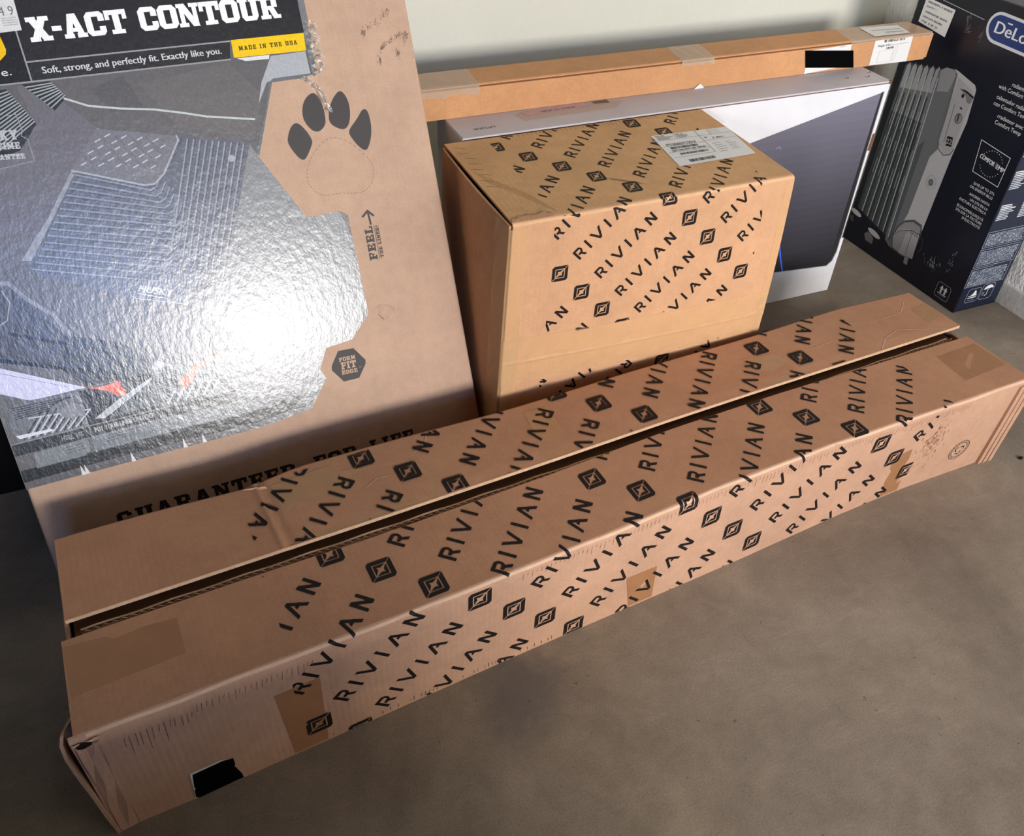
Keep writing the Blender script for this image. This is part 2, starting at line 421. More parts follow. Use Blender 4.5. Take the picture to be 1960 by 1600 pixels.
CURB = material('painted_concrete_curb', (206, 202, 194), 0.85, 0.15, noise=[(25, .06), (140, .05)], bump=[(60, .4, .003)])
BINM = material('black_plastic', (10, 10, 11), 0.5, 0.3)

# concrete floor with mottling, stains and hairline scratches
FLOORM = bpy.data.materials.new('garage_concrete'); FLOORM.use_nodes = True
def _floor():
    nt = FLOORM.node_tree; b = nt.nodes['Principled BSDF']; b.inputs['Roughness'].default_value = .62; b.inputs['Specular IOR Level'].default_value = .35
    N = nt.nodes.new; Lk = nt.links.new
    tc = N('ShaderNodeTexCoord')
    def noise(sc, det=6, dist=0, st=(1, 1, 1)):
        mp = N('ShaderNodeMapping'); mp.inputs['Scale'].default_value = st; Lk(tc.outputs['Object'], mp.inputs['Vector'])
        n = N('ShaderNodeTexNoise'); n.inputs['Scale'].default_value = sc; n.inputs['Detail'].default_value = det; n.inputs['Distortion'].default_value = dist
        n.inputs['Roughness'].default_value = .62
        Lk(mp.outputs[0], n.inputs['Vector']); return n.outputs['Fac']
    r1 = N('ShaderNodeValToRGB'); Lk(noise(2.6, 8, .6), r1.inputs[0])
    r1.color_ramp.elements[0].position = .32; r1.color_ramp.elements[0].color = (*lin((126, 112, 97)), 1)
    r1.color_ramp.elements[1].position = .7; r1.color_ramp.elements[1].color = (*lin((162, 147, 129)), 1)
    src = r1.outputs[0]
    def mul(src, fac, lo, hi, a, b2):
        mr = N('ShaderNodeMapRange'); mr.inputs[1].default_value = lo; mr.inputs[2].default_value = hi; mr.inputs[3].default_value = a; mr.inputs[4].default_value = b2
        Lk(fac, mr.inputs[0]); v = N('ShaderNodeVectorMath'); v.operation = 'SCALE'; Lk(src, v.inputs[0]); Lk(mr.outputs[0], v.inputs['Scale']); return v.outputs[0]
    src = mul(src, noise(24, 7, .5), .35, .66, .91, 1.07)
    src = mul(src, noise(330, 4), .3, .7, .80, 1.16)
    src = mul(src, noise(60, 6, 0, (.22, 1.5, 1)), .55, .72, 1, 1.12)
    src = mul(src, noise(150, 2), .70, .76, 1, .5)
    src = mul(src, noise(60, 2), .71, .76, 1, .55)          # small dark specks
    # the dark damp stain beside the long carton
    mp = N('ShaderNodeMapping'); mp.vector_type = 'POINT'; mp.inputs['Location'].default_value = (-.335, -.66, 0); Lk(tc.outputs['Object'], mp.inputs['Vector'])
    ln = N('ShaderNodeVectorMath'); ln.operation = 'LENGTH'; Lk(mp.outputs[0], ln.inputs[0])
    ad = N('ShaderNodeMath'); ad.operation = 'MULTIPLY_ADD'; Lk(noise(16, 6, .8), ad.inputs[0]); ad.inputs[1].default_value = .16; Lk(ln.outputs['Value'], ad.inputs[2])
    mr = N('ShaderNodeMapRange'); mr.inputs[1].default_value = .12; mr.inputs[2].default_value = .175; mr.inputs[3].default_value = .6; mr.inputs[4].default_value = 0; Lk(ad.outputs[0], mr.inputs[0])
    mx = N('ShaderNodeMix'); mx.data_type = 'RGBA'; Lk(mr.outputs[0], mx.inputs[0]); Lk(src, mx.inputs[6]); mx.inputs[7].default_value = (*lin((92, 88, 88)), 1)
    Lk(mx.outputs[2], b.inputs['Base Color'])
    bp = N('ShaderNodeBump'); bp.inputs['Strength'].default_value = .25; bp.inputs['Distance'].default_value = .002; Lk(noise(120, 5), bp.inputs['Height']); Lk(bp.outputs[0], b.inputs['Normal'])
_floor()

# ------------------------------------------------------------------ the setting
BACK_Y, RIGHT_X = 1.94, 1.983
fl = structure(box('floor', (-4, -4.2, -.1), (RIGHT_X + .1, BACK_Y + .1, 0), FLOORM)); fl['label'] = 'stained grey concrete garage floor'
wb = structure(box('wall_back', (-4, BACK_Y, 0), (RIGHT_X + .1, BACK_Y + .1, 2.6), WALLM)); wb['label'] = 'off-white painted wall behind the cartons'
wr = structure(box('wall_right', (RIGHT_X + .006, -4.2, 0), (RIGHT_X + .1, BACK_Y, 2.6), STUCCO)); wr['label'] = 'rough white stucco side wall'
cb = structure(box('baseboard_right', (RIGHT_X, -4.2, 0), (RIGHT_X + .06, BACK_Y, .062), CURB, None, .003)); cb['label'] = 'pale concrete curb under the stucco wall'

SHADE_GREY = material('dark_grey_board', (58, 56, 54), .8, .2)
wl = structure(box('shade_board_left', (-1.0, -.55, 0), (-.9, BACK_Y, 2.2), SHADE_GREY)); wl['label'] = 'unseen dark board added to shade the left side'  # added out of view to block light from the lower left
wf = structure(box('shade_board_low', (-1.0, -.40, 0), (.425, -.30, .61), SHADE_GREY)); wf['label'] = 'unseen low dark board added to shade the floor and left end'  # added low blocker, casts shade on the floor and long carton

# ------------------------------------------------------------------ 1. long carton
LYAW = math.atan2(.118, 1.732); LH = .223; LL = 1.736
L = empty('long_carton', (-.262, .68, 0), LYAW, 'longest brown carton lying on the floor in front, a dark gap along its top', 'carton')
def interp(x, tab):
    if x <= tab[0][0]: return tab[0][1]
    for (a, ya), (b, yb) in zip(tab, tab[1:]):
        if x <= b: return ya + (yb - ya) * (x - a) / (b - a)
    return tab[-1][1]
L_BOT = [(0, -.012), (.1, -.013), (.24, -.010), (.36, -.007), (.63, .0), (1.07, .005), (1.33, .012), (1.5, .012), (1.74, .001)]
L_TOP = [(0, -.005), (.3, -.005), (.44, -.006), (.76, -.001), (1.01, .009), (1.24, .009), (1.49, -.001), (1.74, -.008)]
L_REAR = [(0, .348), (.16, .345), (.29, .337), (.38, .350), (.5, .346), (.73, .337), (.9, .334), (1.33, .334), (1.55, .340), (1.74, .330)]
RB = .007
ARC = math.pi / 2 * RB
def l_front(x, v, off=0):
    """sheet coordinate v: up the front panel, round the top edge, then back over the front flap"""
    yb, yt = interp(x, L_BOT), interp(x, L_TOP)
    if v <= LH - RB:
        t = v / (LH - RB); return Vector((x, yb + (yt - yb) * t - off, v))
    if v <= LH - RB + ARC:
        a = (v - LH + RB) / RB; return Vector((x, yt + RB - (RB + off) * math.cos(a), LH - RB + (RB + off) * math.sin(a)))
    return Vector((x, yt + RB + (v - LH + RB - ARC), LH + off))
L_STRIPS = [-1, LH - RB, LH - RB + ARC / 3, LH - RB + ARC * 2 / 3, LH - RB + ARC, 9]
def sheet(name, xs, vs_, fn, thick, mat, parent, cap=True):
    """a board following fn(x, v, off), with real thickness"""
    V, Fc = [], []; nx, nv = len(xs), len(vs_)
    for off in (0, -thick):
        for x in xs:
            for v in vs_: V.append(fn(x, v, off))
    def i(k, a, b): return k * nx * nv + a * nv + b
    for a in range(nx - 1):
        for b in range(nv - 1):
            Fc.append((i(0, a, b), i(0, a + 1, b), i(0, a + 1, b + 1), i(0, a, b + 1)))
            Fc.append((i(1, a, b), i(1, a, b + 1), i(1, a + 1, b + 1), i(1, a + 1, b)))
    for a in range(nx - 1):
        Fc.append((i(0, a, 0), i(1, a, 0), i(1, a + 1, 0), i(0, a + 1, 0)))
        Fc.append((i(0, a, nv - 1), i(0, a + 1, nv - 1), i(1, a + 1, nv - 1), i(1, a, nv - 1)))
    for b in range(nv - 1):
        Fc.append((i(0, 0, b), i(0, 0, b + 1), i(1, 0, b + 1), i(1, 0, b)))
        Fc.append((i(0, nx - 1, b), i(1, nx - 1, b), i(1, nx - 1, b + 1), i(0, nx - 1, b + 1)))
    return mesh(name, V, Fc, mat, parent)
xs = [LL * k / 48 for k in range(49)]
arcv = [LH - RB + ARC * k / 5 for k in range(6)]
sheet('front_panel', xs, [0, .05, .1, .15, .19] + arcv, l_front, .005, CB_LONG, L)
def l_flap(x, v, off=0):
    p = l_front(x, v, off); p.z += .0008 * math.sin(x * 9) * max(0, v - LH) / .15; return p
sheet('top_flap', [.006 + (LL - .012) * k / 40 for k in range(41)], [LH - RB + ARC, .28, .33, .376], l_flap, .005, CB_FLAP, L)
WORN_LIT = material('worn_lit_edge', (216, 178, 148), .8, .25, noise=[(60, .06)])  # pale from wear and from the rounded fold's highlight, painted in
sheet('worn_lit_fold', [.02 + (LL - .03) * k / 60 for k in range(61)], [LH - RB + ARC * .28, LH - RB + ARC * .45, LH - RB + ARC * .6, LH - RB + ARC * .72], lambda x, v, off=0: l_front(x, v + .0012 * math.sin(x * 37) * math.sin(x * 11), off + .00015), .0001, WORN_LIT, L)
# rear half of the top: slightly proud, its cut edge faces the light
def l_rear(x, v, off=0):
    # v measured like the sheet: LH + distance from the front line
    y = interp(x, L_TOP) * .3 + (v - LH)
    wob = .0012 * math.sin(x * 13 + 1); xc = x + (v - .48) * .05
    cr_ = .0026 * math.exp(-((xc - .311) / .005) ** 2) - .0012 * math.exp(-((xc - .324) / .005) ** 2)
    e = .001 * max(0, 1 - (v - .407) / .02)
    return Vector((x, y, LH + .0025 + wob * min(1, (v - .40) / .1) - e + off + cr_))
rx = sorted([.014 + (LL + .01 - .014) * k / 64 for k in range(65)] + [.292 + .0025 * k for k in range(19)])
V, Fc = [], []
rows = [.407, .409, .43, .47, .51, 'r2', 'r']
for off in (0, -.006):
    for x in rx:
        for v in rows:
            vv = LH + interp(x, L_REAR) + (0 if v == 'r' else -.006) if isinstance(v, str) else v
            p = l_rear(x, vv, off)
            if v == 'r': p.z -= .004
            V.append(p)
n1, n2 = len(rx), len(rows)
for a in range(n1 - 1):
    for b in range(n2 - 1):
        k0 = a * n2 + b; k1 = (a + 1) * n2 + b
        Fc.append((k0, k1, k1 + 1, k0 + 1)); o2 = n1 * n2
        Fc.append((k0 + o2, k0 + 1 + o2, k1 + 1 + o2, k1 + o2))
    Fc.append((a * n2, a * n2 + n1 * n2, (a + 1) * n2 + n1 * n2, (a + 1) * n2))
    Fc.append((a * n2 + n2 - 1, (a + 1) * n2 + n2 - 1, (a + 1) * n2 + n2 - 1 + n1 * n2, a * n2 + n2 - 1 + n1 * n2))
for b in range(n2 - 1):
    Fc.append((b, b + 1, b + 1 + n1 * n2, b + n1 * n2)); q = (n1 - 1) * n2
    Fc.append((q + b, q + b + n1 * n2, q + b + 1 + n1 * n2, q + b + 1))
mesh('top_flap', V, Fc, CB_FLAP, L)
# cut edge of the rear flap along the gap, painted pale for its highlight
edge = bmesh.new()
for k in range(48):
    x0, x1 = rx[0] + (rx[-1] - rx[0]) * k / 48, rx[0] + (rx[-1] - rx[0]) * (k + 1) / 48
    a, b = l_rear(x0, .4068), l_rear(x1, .4068)
    vv = [edge.verts.new(p) for p in (a + Vector((0, 0, .0002)), b + Vector((0, 0, .0002)), b - Vector((0, 0, .0062)), a - Vector((0, 0, .0062)))]
    edge.faces.new(vv[::-1])
    w2 = [edge.verts.new(p) for p in (a + Vector((0, 0, .0004)), b + Vector((0, 0, .0004)), l_rear(x1, .4080, .0004), l_rear(x0, .4080, .0004))]
    edge.faces.new(w2)
from_bm('lit_cut_edge', edge, CB_EDGE, L)
box('rear_panel', (.012, .325, 0), (LL, .330, LH - .006), CB_LONG, L)
box('bottom_panel', (.012, .03, .001), (LL - .004, .324, .006), CB_DARK, L)
box('end_panel', (.010, .008, .006), (.015, .324, LH - .012), CB_LONG, L)
box('end_panel', (LL - .012, .008, .006), (LL - .007, .324, LH - .012), CB_LONG, L)
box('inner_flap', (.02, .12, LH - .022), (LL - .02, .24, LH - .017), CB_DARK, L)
# corrugated cut edge showing in the gap (wavy liner between two papers)
cg = bmesh.new()
def ribbon(pts, w=.0008, h_=.003):
    for (x0, y0, z0), (x1, y1, z1) in zip(pts, pts[1:]):
        f = [cg.verts.new(p) for p in ((x0, y0, z0), (x1, y1, z1), (x1, y1, z1 + w), (x0, y0, z0 + w))]
        cg.faces.new(f)
        f = [cg.verts.new(p) for p in ((x0, y0, z0 + w), (x1, y1, z1 + w), (x1, y1 + h_, z1 + w), (x0, y0 + h_, z0 + w))]
        cg.faces.new(f)
ribbon([(.03 + k * .02, .1585 + .0012 * math.sin(k * .7), LH - .0115 + .001 * math.sin(k)) for k in range(84)])
ribbon([(.03 + k * .02, .1635, LH - .0065 + .001 * math.sin(k * 1.3)) for k in range(84)])
ribbon([(.03 + k * .006, .161, LH - .0105 + .0040 * (k % 2)) for k in range(280)], .0007, .002)
from_bm('corrugated_edge', cg, CB_EDGE, L)
# crushed left end: a loose tongue of board bulging out past the front corner
tv, tf = [], []
prof = [(.222, -.008, .008), (.212, -.012, .002), (.19, -.013, -.004), (.15, -.010, -.010), (.10, -.006, -.014), (.05, -.004, -.016), (.0, -.001, -.016)]
for k, (z_, dx, dy) in enumerate(prof):
    for y_ in (dy, .022, .04):
        for t_ in (0, .004): tv.append((dx * (1 if y_ < .03 else .3) + t_ + (.006 if y_ > .03 else 0), y_, max(z_ - (0 if y_ < .01 else .010), 0)))
for k in range(len(prof) - 1):
    a, b = k * 6, (k + 1) * 6
    for j in (0, 2):
        tf.append((a + j, a + j + 2, b + j + 2, b + j)); tf.append((a + j + 1, b + j + 1, b + j + 3, a + j + 3))
    tf.append((a, b, b + 1, a + 1)); tf.append((a + 4, a + 5, b + 5, b + 4))
tf.append((0, 1, 3, 2)); tf.append((2, 3, 5, 4))
mesh('crushed_end_flap', tv, tf, CB_LONG, L)
# glue strip on the left of the front panel (double board), and the ribbed end flap at the right
sheet('corner_crease', [.004, .014, .026, .030], [0, .06, .12, .17, .208], lambda x, v, off=0: l_front(x, v, off + .0015 + .0016 * math.sin(v * 40 + x * 200)), .0015, CB_LONG, L)
efl = [(0, -.004, -.004), (.0, -.012, -.0065)]
bm = bmesh.new()
for k in range(3):
    x0 = LL - .034 + k * .013
    pts = [(x0 + .004, -.002 - .0016 * (k + 1), .0), (x0 + .016, -.002 - .0016 * (k + 1), .0), (x0 + .016, .012, 0), (x0 + .004, .012, 0),
           (x0 + .0, -.010 - .0016 * (k + 1), .212 - k * .003), (x0 + .014, -.010 - .0016 * (k + 1), .214 - k * .003), (x0 + .014, .006, .214 - k * .003), (x0, .006, .212 - k * .003)]
    v = [bm.verts.new(p) for p in pts]
    for f in ((3, 2, 1, 0), (4, 5, 6, 7), (0, 1, 5, 4), (1, 2, 6, 5), (2, 3, 7, 6), (3, 0, 4, 7)): bm.faces.new([v[i] for i in f])
from_bm('ribbed_end_flap', bm, CB_LONG, L)
# torn nick and crease in the rear flap
bm = bmesh.new()
for (x_, v_, l_) in ((.288, .553, .022), (.300, .549, .016), (.309, .546, .012)):
    p = l_rear(x_, v_, .001); vv = [bm.verts.new(q) for q in (p, p + Vector((l_, -.006, .003)), p + Vector((l_ + .003, -.0095, .0005)), p + Vector((.002, -.004, .0005)))]
    bm.faces.new(vv)
from_bm('torn_nick', bm, CB_EDGE, L)
def l_rear_off(x, y, off): return l_rear(x, y, off)
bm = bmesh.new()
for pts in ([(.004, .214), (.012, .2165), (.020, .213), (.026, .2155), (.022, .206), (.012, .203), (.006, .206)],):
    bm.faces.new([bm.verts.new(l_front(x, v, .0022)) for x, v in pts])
from_bm('torn_hollow_shade', bm, material('deep_shadow_board', (40, 26, 20), .9, .1), L)  # flat dark patch, paints the shade inside the torn hollow
bm = bmesh.new()
for pts in ([(.018, .2165), (.030, .2180), (.034, .2165), (.024, .2125)], [(.002, .2165), (.012, .2175), (.010, .2155), (.004, .213)]):
    bm.faces.new([bm.verts.new(l_front(x, v, .0032)) for x, v in pts])
from_bm('torn_fringe', bm, CB_EDGE, L)
# tape
def decal(name, pts, fn, mat, parent, off=.0007, n=1, label=None):
    ik = Ink(); ik.poly(pts); o = ik.build(name, fn, mat, parent, step=0, strips=None)
    for v in o.data.vertices: pass
    if label: o['label'] = label
    return o
def lift(fn, k): return lambda x, y, off=0: fn(x, y, off + k)
decal('tape_patch', [(.006, .366), (.150, .350), (.151, .288), (.010, .282)], lift(l_flap, -.0001), TAPE, L)
decal('tape_patch', [(.239, .158), (.304, .160), (.298, .003), (.247, .003)], lift(l_front, -.0001), TAPE, L)
decal('tape_patch', [(.821, .089), (.884, .087), (.886, .004), (.836, .004)], lift(l_front, -.0001), TAPE, L)
decal('tape_patch', [(1.420, .123), (1.465, .130), (1.492, .004), (1.437, .004)], lift(l_front, -.0001), TAPE, L)
decal('tape_patch', [(1.612, .348), (1.722, .352), (1.7205, .275), (1.603, .267)], lift(l_flap, -.0001), TAPE, L)
decal('tape_patch', [(1.697, .496), (1.742, .500), (1.742, .451), (1.692, .442)], lift(l_rear, .0002), TAPE_L, L)
decal('tape_patch', [(.782, .537), (.832, .531), (.8125, .409), (.767, .409)], lift(l_rear, .0002), TAPE_L, L)
decal('tape_patch', [(1.246, .499), (1.315, .487), (1.34, .409), (1.25, .409)], lift(l_rear, .0002), TAPE_L, L)
decal('tape_patch', [(.33, .545), (.43, .55), (.438, .495), (.40, .409), (.335, .409)], lift(l_rear, .0002), TAPE_L, L)
decal('tape_patch', [(.44, .53), (.567, .502), (.575, .431), (.56, .409), (.41, .409)], lift(l_rear, .0002), TAPE_L, L)
# lettering
ik = Ink(); stamp_pattern(ik, (.5486, .1932), (.0588, -.0588), (.2005, .2005), .2836, .0832, range(-12, 16), range(-4, 8))
ik.build('printed_lettering', l_front, INK, L, region=(.266, .001, 1.492, LH - RB + ARC * .5), strips=L_STRIPS)
ik.build('printed_lettering', lift(l_flap, .0003), INK, L, region=(.273, LH - RB + ARC * .5, 1.525, .375), strips=L_STRIPS)
ik = Ink(); stamp_pattern(ik, (.5402, .4803), (-.0592, .0610), (-.2000, -.2000), .2836, .0832, range(-16, 14), range(-8, 6))
ik.build('printed_lettering', lambda x, y, off: l_rear(x, y, off + .0011), INK, L, region=(.2785, .4085, 1.528, .556))
ck = Ink('crease_lines')
for pl in ([(1.5312, .5033), (1.5712, .4917), (1.6317, .4924), (1.6685, .4956), (1.7024, .5207)], [(1.5264, .4090), (1.5607, .4345), (1.6083, .4479), (1.6555, .4287), (1.7097, .4100)], [(1.3677, .4703), (1.4066, .4682), (1.4514, .4717)], [(.4664, .4749), (.4884, .487), (.5101, .4849)], [(.5642, .5176), (.5916, .5336), (.6017, .5511)]):
    ck.line(pl, .0013)
ck.build('crease_lines', lift(l_rear, .0004), WORN_LIT, L)
# recycling stamp and scuffs on the front
st = Ink(); c0 = (1.6209, .0690)
for r_ in (.0255, .0195):
    st.line([(c0[0] + r_ * math.cos(t), c0[1] + r_ * math.sin(t)) for t in [2 * math.pi * k / 32 for k in range(32)]], .0012, closed=True)
for k in range(22):
    t = 2 * math.pi * k / 22; st.line([(c0[0] + .0212 * math.cos(t), c0[1] + .0212 * math.sin(t)), (c0[0] + .0240 * math.cos(t + .08), c0[1] + .0240 * math.sin(t + .08))], .0012)
for k in range(3):
    t = 2 * math.pi * k / 3 + .5
    P_ = lambda r, a: (c0[0] + r * math.cos(t + a), c0[1] + r * math.sin(t + a))
    st.line([P_(.011, -.5), P_(.0125, .15), P_(.009, .75)], .0025); st.poly([P_(.0125, .6), P_(.006, .65), P_(.0085, 1.2)])
st.build('recycling_stamp', l_front, INK_GREY, L)
sc = Ink()
for k in range(150):
    x, y = random.gauss(1.515, .016), random.gauss(.125, .028); sc.line([(x, y), (x + random.uniform(.0005, .002), y + random.uniform(.002, .007))], random.uniform(.0005, .0011))
for k in range(36):
    x = .055 + .007 * k + random.uniform(-.001, .001); y = .203 - (0 if k > 12 else .01); l_ = random.uniform(.006, .02) * (1 if k > 10 else 2.2)
    sc.line([(x, y), (x - .002, y - l_)], .0007)
for k in range(60):
    x = .30 + .0065 * k; sc.line([(x, .012 + random.uniform(0, .004)), (x, .006)], random.uniform(.0006, .0016)) if random.random() < .5 else None
for k in range(120):
    x = .62 + .008 * k; l_ = random.uniform(.004, .018); sc.line([(x, .212), (x - .001, .212 - l_)], .0006)
sc.build('scuff_marks', l_front, material('scuff_brown', (120, 82, 60), .85, .1), L)
# label that is blacked out, near the left end
decal('shipping_label', [(.108, .064), (.150, .0655), (.163, .0595), (.158, .002), (.103, .002)], lift(l_front, .0006), PAPER, L, label='white corner of a shipping label')
ik = Ink()
ik.poly([(.111, .0600), (.152, .0625), (.166, .0590), (.166, .042), (.164, .041), (.170, .016), (.171, .003), (.108, .001), (.104, .006), (.106, .024), (.108, .025), (.107, .03)])
ik.build('black_cover', lift(l_front, .0010), BLACKPAPER, L)

# ------------------------------------------------------------------ 2. square carton
MX, MY, MW, MD, MH = .497, 1.127, .563, .334, .554
M = empty('square_carton', (MX, MY, 0), 0, 'square brown carton standing behind the long one, white label on its top', 'carton')
MR = .009; MARC = MR * math.pi / 2
def m_bulge(x, z): return .006 * math.sin(math.pi * max(0, min(1, x / MW))) * math.sin(math.pi * max(0, min(1, z / MH)))
def m_left(z): return -.024 * (1 - max(0, min(1, z / MH))) * .9
def m_right(z): return .010 * math.sin(math.pi * max(0, min(1, z / MH)))
def m_x(x, z): t = x / MW; return x + (1 - t) * m_left(z) + t * m_right(z)
def m_front(x, v, off=0):
    if v <= MH - MR: return Vector((m_x(x, v), -m_bulge(x, v) - off, v))
    if v <= MH - MR + MARC:
        a = (v - MH + MR) / MR; return Vector((m_x(x, MH), MR - (MR + off) * math.cos(a), MH - MR + (MR + off) * math.sin(a)))
    y = MR + v - (MH - MR + MARC); return Vector((x + (.012 * (x / MW)) * min(1, y / MD), y, MH + off))
M_STRIPS = [-1, MH - MR, MH - MR + MARC / 3, MH - MR + MARC * 2 / 3, MH - MR + MARC, 9]
mxs = [.004 + (MW - .008) * k / 16 for k in range(17)]
mvs = [0] + [.05 * k for k in range(1, 11)] + [MH - MR + MARC * k / 4 for k in range(5)]
sheet('front_panel', mxs, mvs, m_front, .004, CB_SQ, M)
sheet('worn_lit_fold', mxs, [MH - MR + MARC * k / 8 for k in (2, 3, 4, 5)], lambda x, v, off=0: m_front(x, v, off + .00015), .0001, material('worn_lit_square_edge', (220, 176, 132), .8, .25, noise=[(60, .06)]), M)  # worn fold with its bright highlight put into the colour
sheet('top_panel', mxs, [MH - MR + MARC, .62, .70, .78, .84, MH + MD - .004], m_front, .004, cardboard('cardboard_square_top', (208, 162, 114), 'x', .2), M)
def m_side(y, z, off=0): return Vector((m_left(z) - off - .004 * math.sin(math.pi * y / MD), y, z))
sheet('side_panel', [.006 + (MD - .012) * k / 8 for k in range(9)][::-1], [0, .1, .2, .3, .4, .5, MH - .006], lambda x, v, off=0: m_side(x, v, off), .004, CB_SQ, M)
def m_rside(y, z, off=0): return Vector((MW + m_right(z) + off + .012 * y / MD, y, z))
sheet('side_panel', [.006 + (MD - .012) * k / 8 for k in range(9)], [0, .1, .2, .3, .4, .5, MH - .006], lambda x, v, off=0: m_rside(x, v, off), .004, CB_SQ, M)
box('rear_panel', (0, MD - .006, 0), (MW + .006, MD - .002, MH - .006), CB_SQ, M)
box('bottom_panel', (-.018, .006, .001), (MW - .003, MD - .008, .006), CB_DARK, M)
# tape wrapped over the left edge and across the lower front
def m_wrap(s, z, off=0):
    """s<0 on the side panel, s>0 on the front"""
    if s < -.004: return m_side(-s, z, off)
    if s < .004:
        a = (s + .004) / .008 * math.pi / 2
        return Vector((m_left(z) + .004 - (.0045 + off) * math.cos(a), .004 - (.0045 + off) * math.sin(a) - m_bulge(0, z), z))
    return m_front(s, z, off)
sheet('corner_tape', [-.055, -.03, -.004, -.002, 0, .002, .004, .018, .030], [.004 + .054 * k for k in range(11)], lambda s, z, off=0: m_wrap(s, z, off + .0008 + .0008 * math.sin(z * 47 + s * 90)), .0005, TAPE_P, M)
sheet('front_tape', [.001 + (MW - .006) * k / 20 for k in range(21)], [.222, .24, .262, .2665, .271, .29, .318], lambda s, z, off=0: m_front(s, z + (s - .28) * -.03, off + .0007 + .0009 * math.sin(s * 70) * math.sin(z * 120) + (.0016 if abs(z - .2665) < .002 else 0)), .0005, TAPE_P, M)
sheet('corner_tape', [MW - .022, MW - .012, MW - .005], [.01 + .052 * k for k in range(11)], lambda s, z, off=0: m_front(s, z, off + .0008 + .0006 * math.sin(z * 50)), .0005, TAPE_P, M)
decal('tape_patch', [(.546, .872), (.573, .880), (.572, .804), (.548, .808)], lift(m_front, .0004), TAPE_P, M)
decal('tape_patch', [(.497, .617), (.538, .622), (.556, .568), (.532, .562)], lift(m_front, .0004), TAPE_P, M)
# crumpled front-left top corner
bm = bmesh.new()
for k in range(7):
    x = .004 + .010 * k; z = MH + .0006
    p = [(x, .004 + .002 * k, z), (x + .012, .002, z + .001), (x + .016, .010 + .004 * (k % 3), z + .0025), (x + .004, .016 + .005 * (k % 2), z + .0008)]
    bm.faces.new([bm.verts.new(q) for q in p])
from_bm('crumpled_corner', bm, CB_SQ, M)
ik = Ink(); stamp_pattern(ik, (.1414, .4004), (.0449, -.0455), (.1555, .1540), .2836, .0832, range(-12, 14), range(-4, 5))
ik.build('printed_lettering', m_front, INK, M, region=(.079, .3185, .500, MH - MR + MARC * .5), strips=M_STRIPS)
# the bottom flap continues the pattern below the tape, turned about
ik = Ink(); stamp_pattern(ik, (.335, .2005), (-.0449, .0455), (-.1555, -.1540), .2836, .0832, range(-8, 9), range(-4, 4))
ik.build('printed_lettering', m_front, INK, M, region=(.079, .02, .500, .2225), strips=M_STRIPS)
ik = Ink(); stamp_pattern(ik, (.2937, .549), (.0410, -.0580), (.1740, .1960), .2836, .0832, range(-12, 14), range(-4, 5))
INK_TOP = material('faded_black_ink', (44, 34, 28), .7, .2)
ik.build('printed_lettering', m_front, INK_TOP, M, region=(.085, MH - MR + MARC * .5, .500, MH + MD - .006), strips=M_STRIPS)
# scuffs on the top left edge
sc = Ink()
for k in range(16):
    x0 = .012 + .010 * random.random(); sc.line([(.010 + .004 * k, .76 - .008 * k), (.022 + .0045 * k, .70 - .009 * k)], .0006) if k % 2 else sc.line([(x0, .86 - .012 * k), (x0 + .02, .85 - .012 * k)], .0008)
for k in range(34):
    x = .15 + .009 * k; sc.line([(x, .886), (x + .001, .874 - random.uniform(0, .006))], .0007)
for k in range(12):
    sc.line([(.225 + .004 * k, .655 - .003 * k), (.236 + .004 * k, .640 - .003 * k)], .0007)
sc.build('scuff_marks', m_front, material('scuff_dark', (112, 82, 54), .85, .1), M)
# shipping label with bar codes
LB = [(.3745, .6518), (.5433, .6553), (.559, .7856), (.3908, .792)]
def lab(u, v):
    a = [LB[0][i] + (LB[1][i] - LB[0][i]) * u for i in (0, 1)]; b = [LB[3][i] + (LB[2][i] - LB[3][i]) * u for i in (0, 1)]
    return (a[0] + (b[0] - a[0]) * v, a[1] + (b[1] - a[1]) * v)
ml = decal('shipping_label', LB, lift(m_front, .0006), PAPER, M, label='white shipping label with bar codes')
ik = Ink(); K2 = (40, 38, 40); KG = (130, 126, 124)
def lrect(u0, v0, u1, v1, c=K2): ik.poly([lab(u0, v0), lab(u1, v0), lab(u1, v1), lab(u0, v1)], c)
def bars(u0, v0, u1, v1, n):
    u = u0
    while u < u1:
        w_ = random.choice((.004, .006, .010)); lrect(u, v0, min(u + w_, u1), v1); u += w_ + random.choice((.004, .006, .009))
for v in (.80, .60, .40, .24): lrect(.02, v, .56 if v < .7 else .98, v + .006, KG)
lrect(.56, .24, .565, .99, KG); lrect(.28, .8, .285, .99, KG); lrect(.565, .62, .98, .626, KG)
bars(.09, .50, .44, .57, 0); put_text(ik, 'PT00007129.F', lab(.08, .60), lab(.46, .60), .011, K2)
bars(.14, .30, .50, .36, 0); bars(.17, .06, .50, .14, 0)
put_greek(ik, lab(.08, .43), lab(.52, .43), .006, K2, 2, (4, 5, 4, 4, 7))
put_greek(ik, lab(.04, .93), lab(.16, .93), .004, K2, 2, (4, 4)); put_greek(ik, lab(.30, .93), lab(.39, .93), .004, K2, 2, (4, 2))
for k in range(4):
    lrect(.04, .90 - k * .024, .04 + random.uniform(.14, .22), .908 - k * .024, KG); lrect(.30, .90 - k * .024, .30 + random.uniform(.09, .16), .908 - k * .024, KG)
for k in range(5):
    lrect(.62, .50 - k * .07, .62 + random.uniform(.08, .16), .508 - k * .07, KG); lrect(.80, .50 - k * .06, .80 + random.uniform(.05, .13), .508 - k * .06, KG)
put_greek(ik, lab(.60, .70), lab(.64, .70), .005, K2, 2, (3,)); lrect(.70, .65, .708, .71); bars(.74, .66, .84, .70, 0)
lrect(.72, .80, .86, .96, (214, 211, 207))
ik.build('label_print', lift(m_front, .0010), PRINT, ml, attr=True)

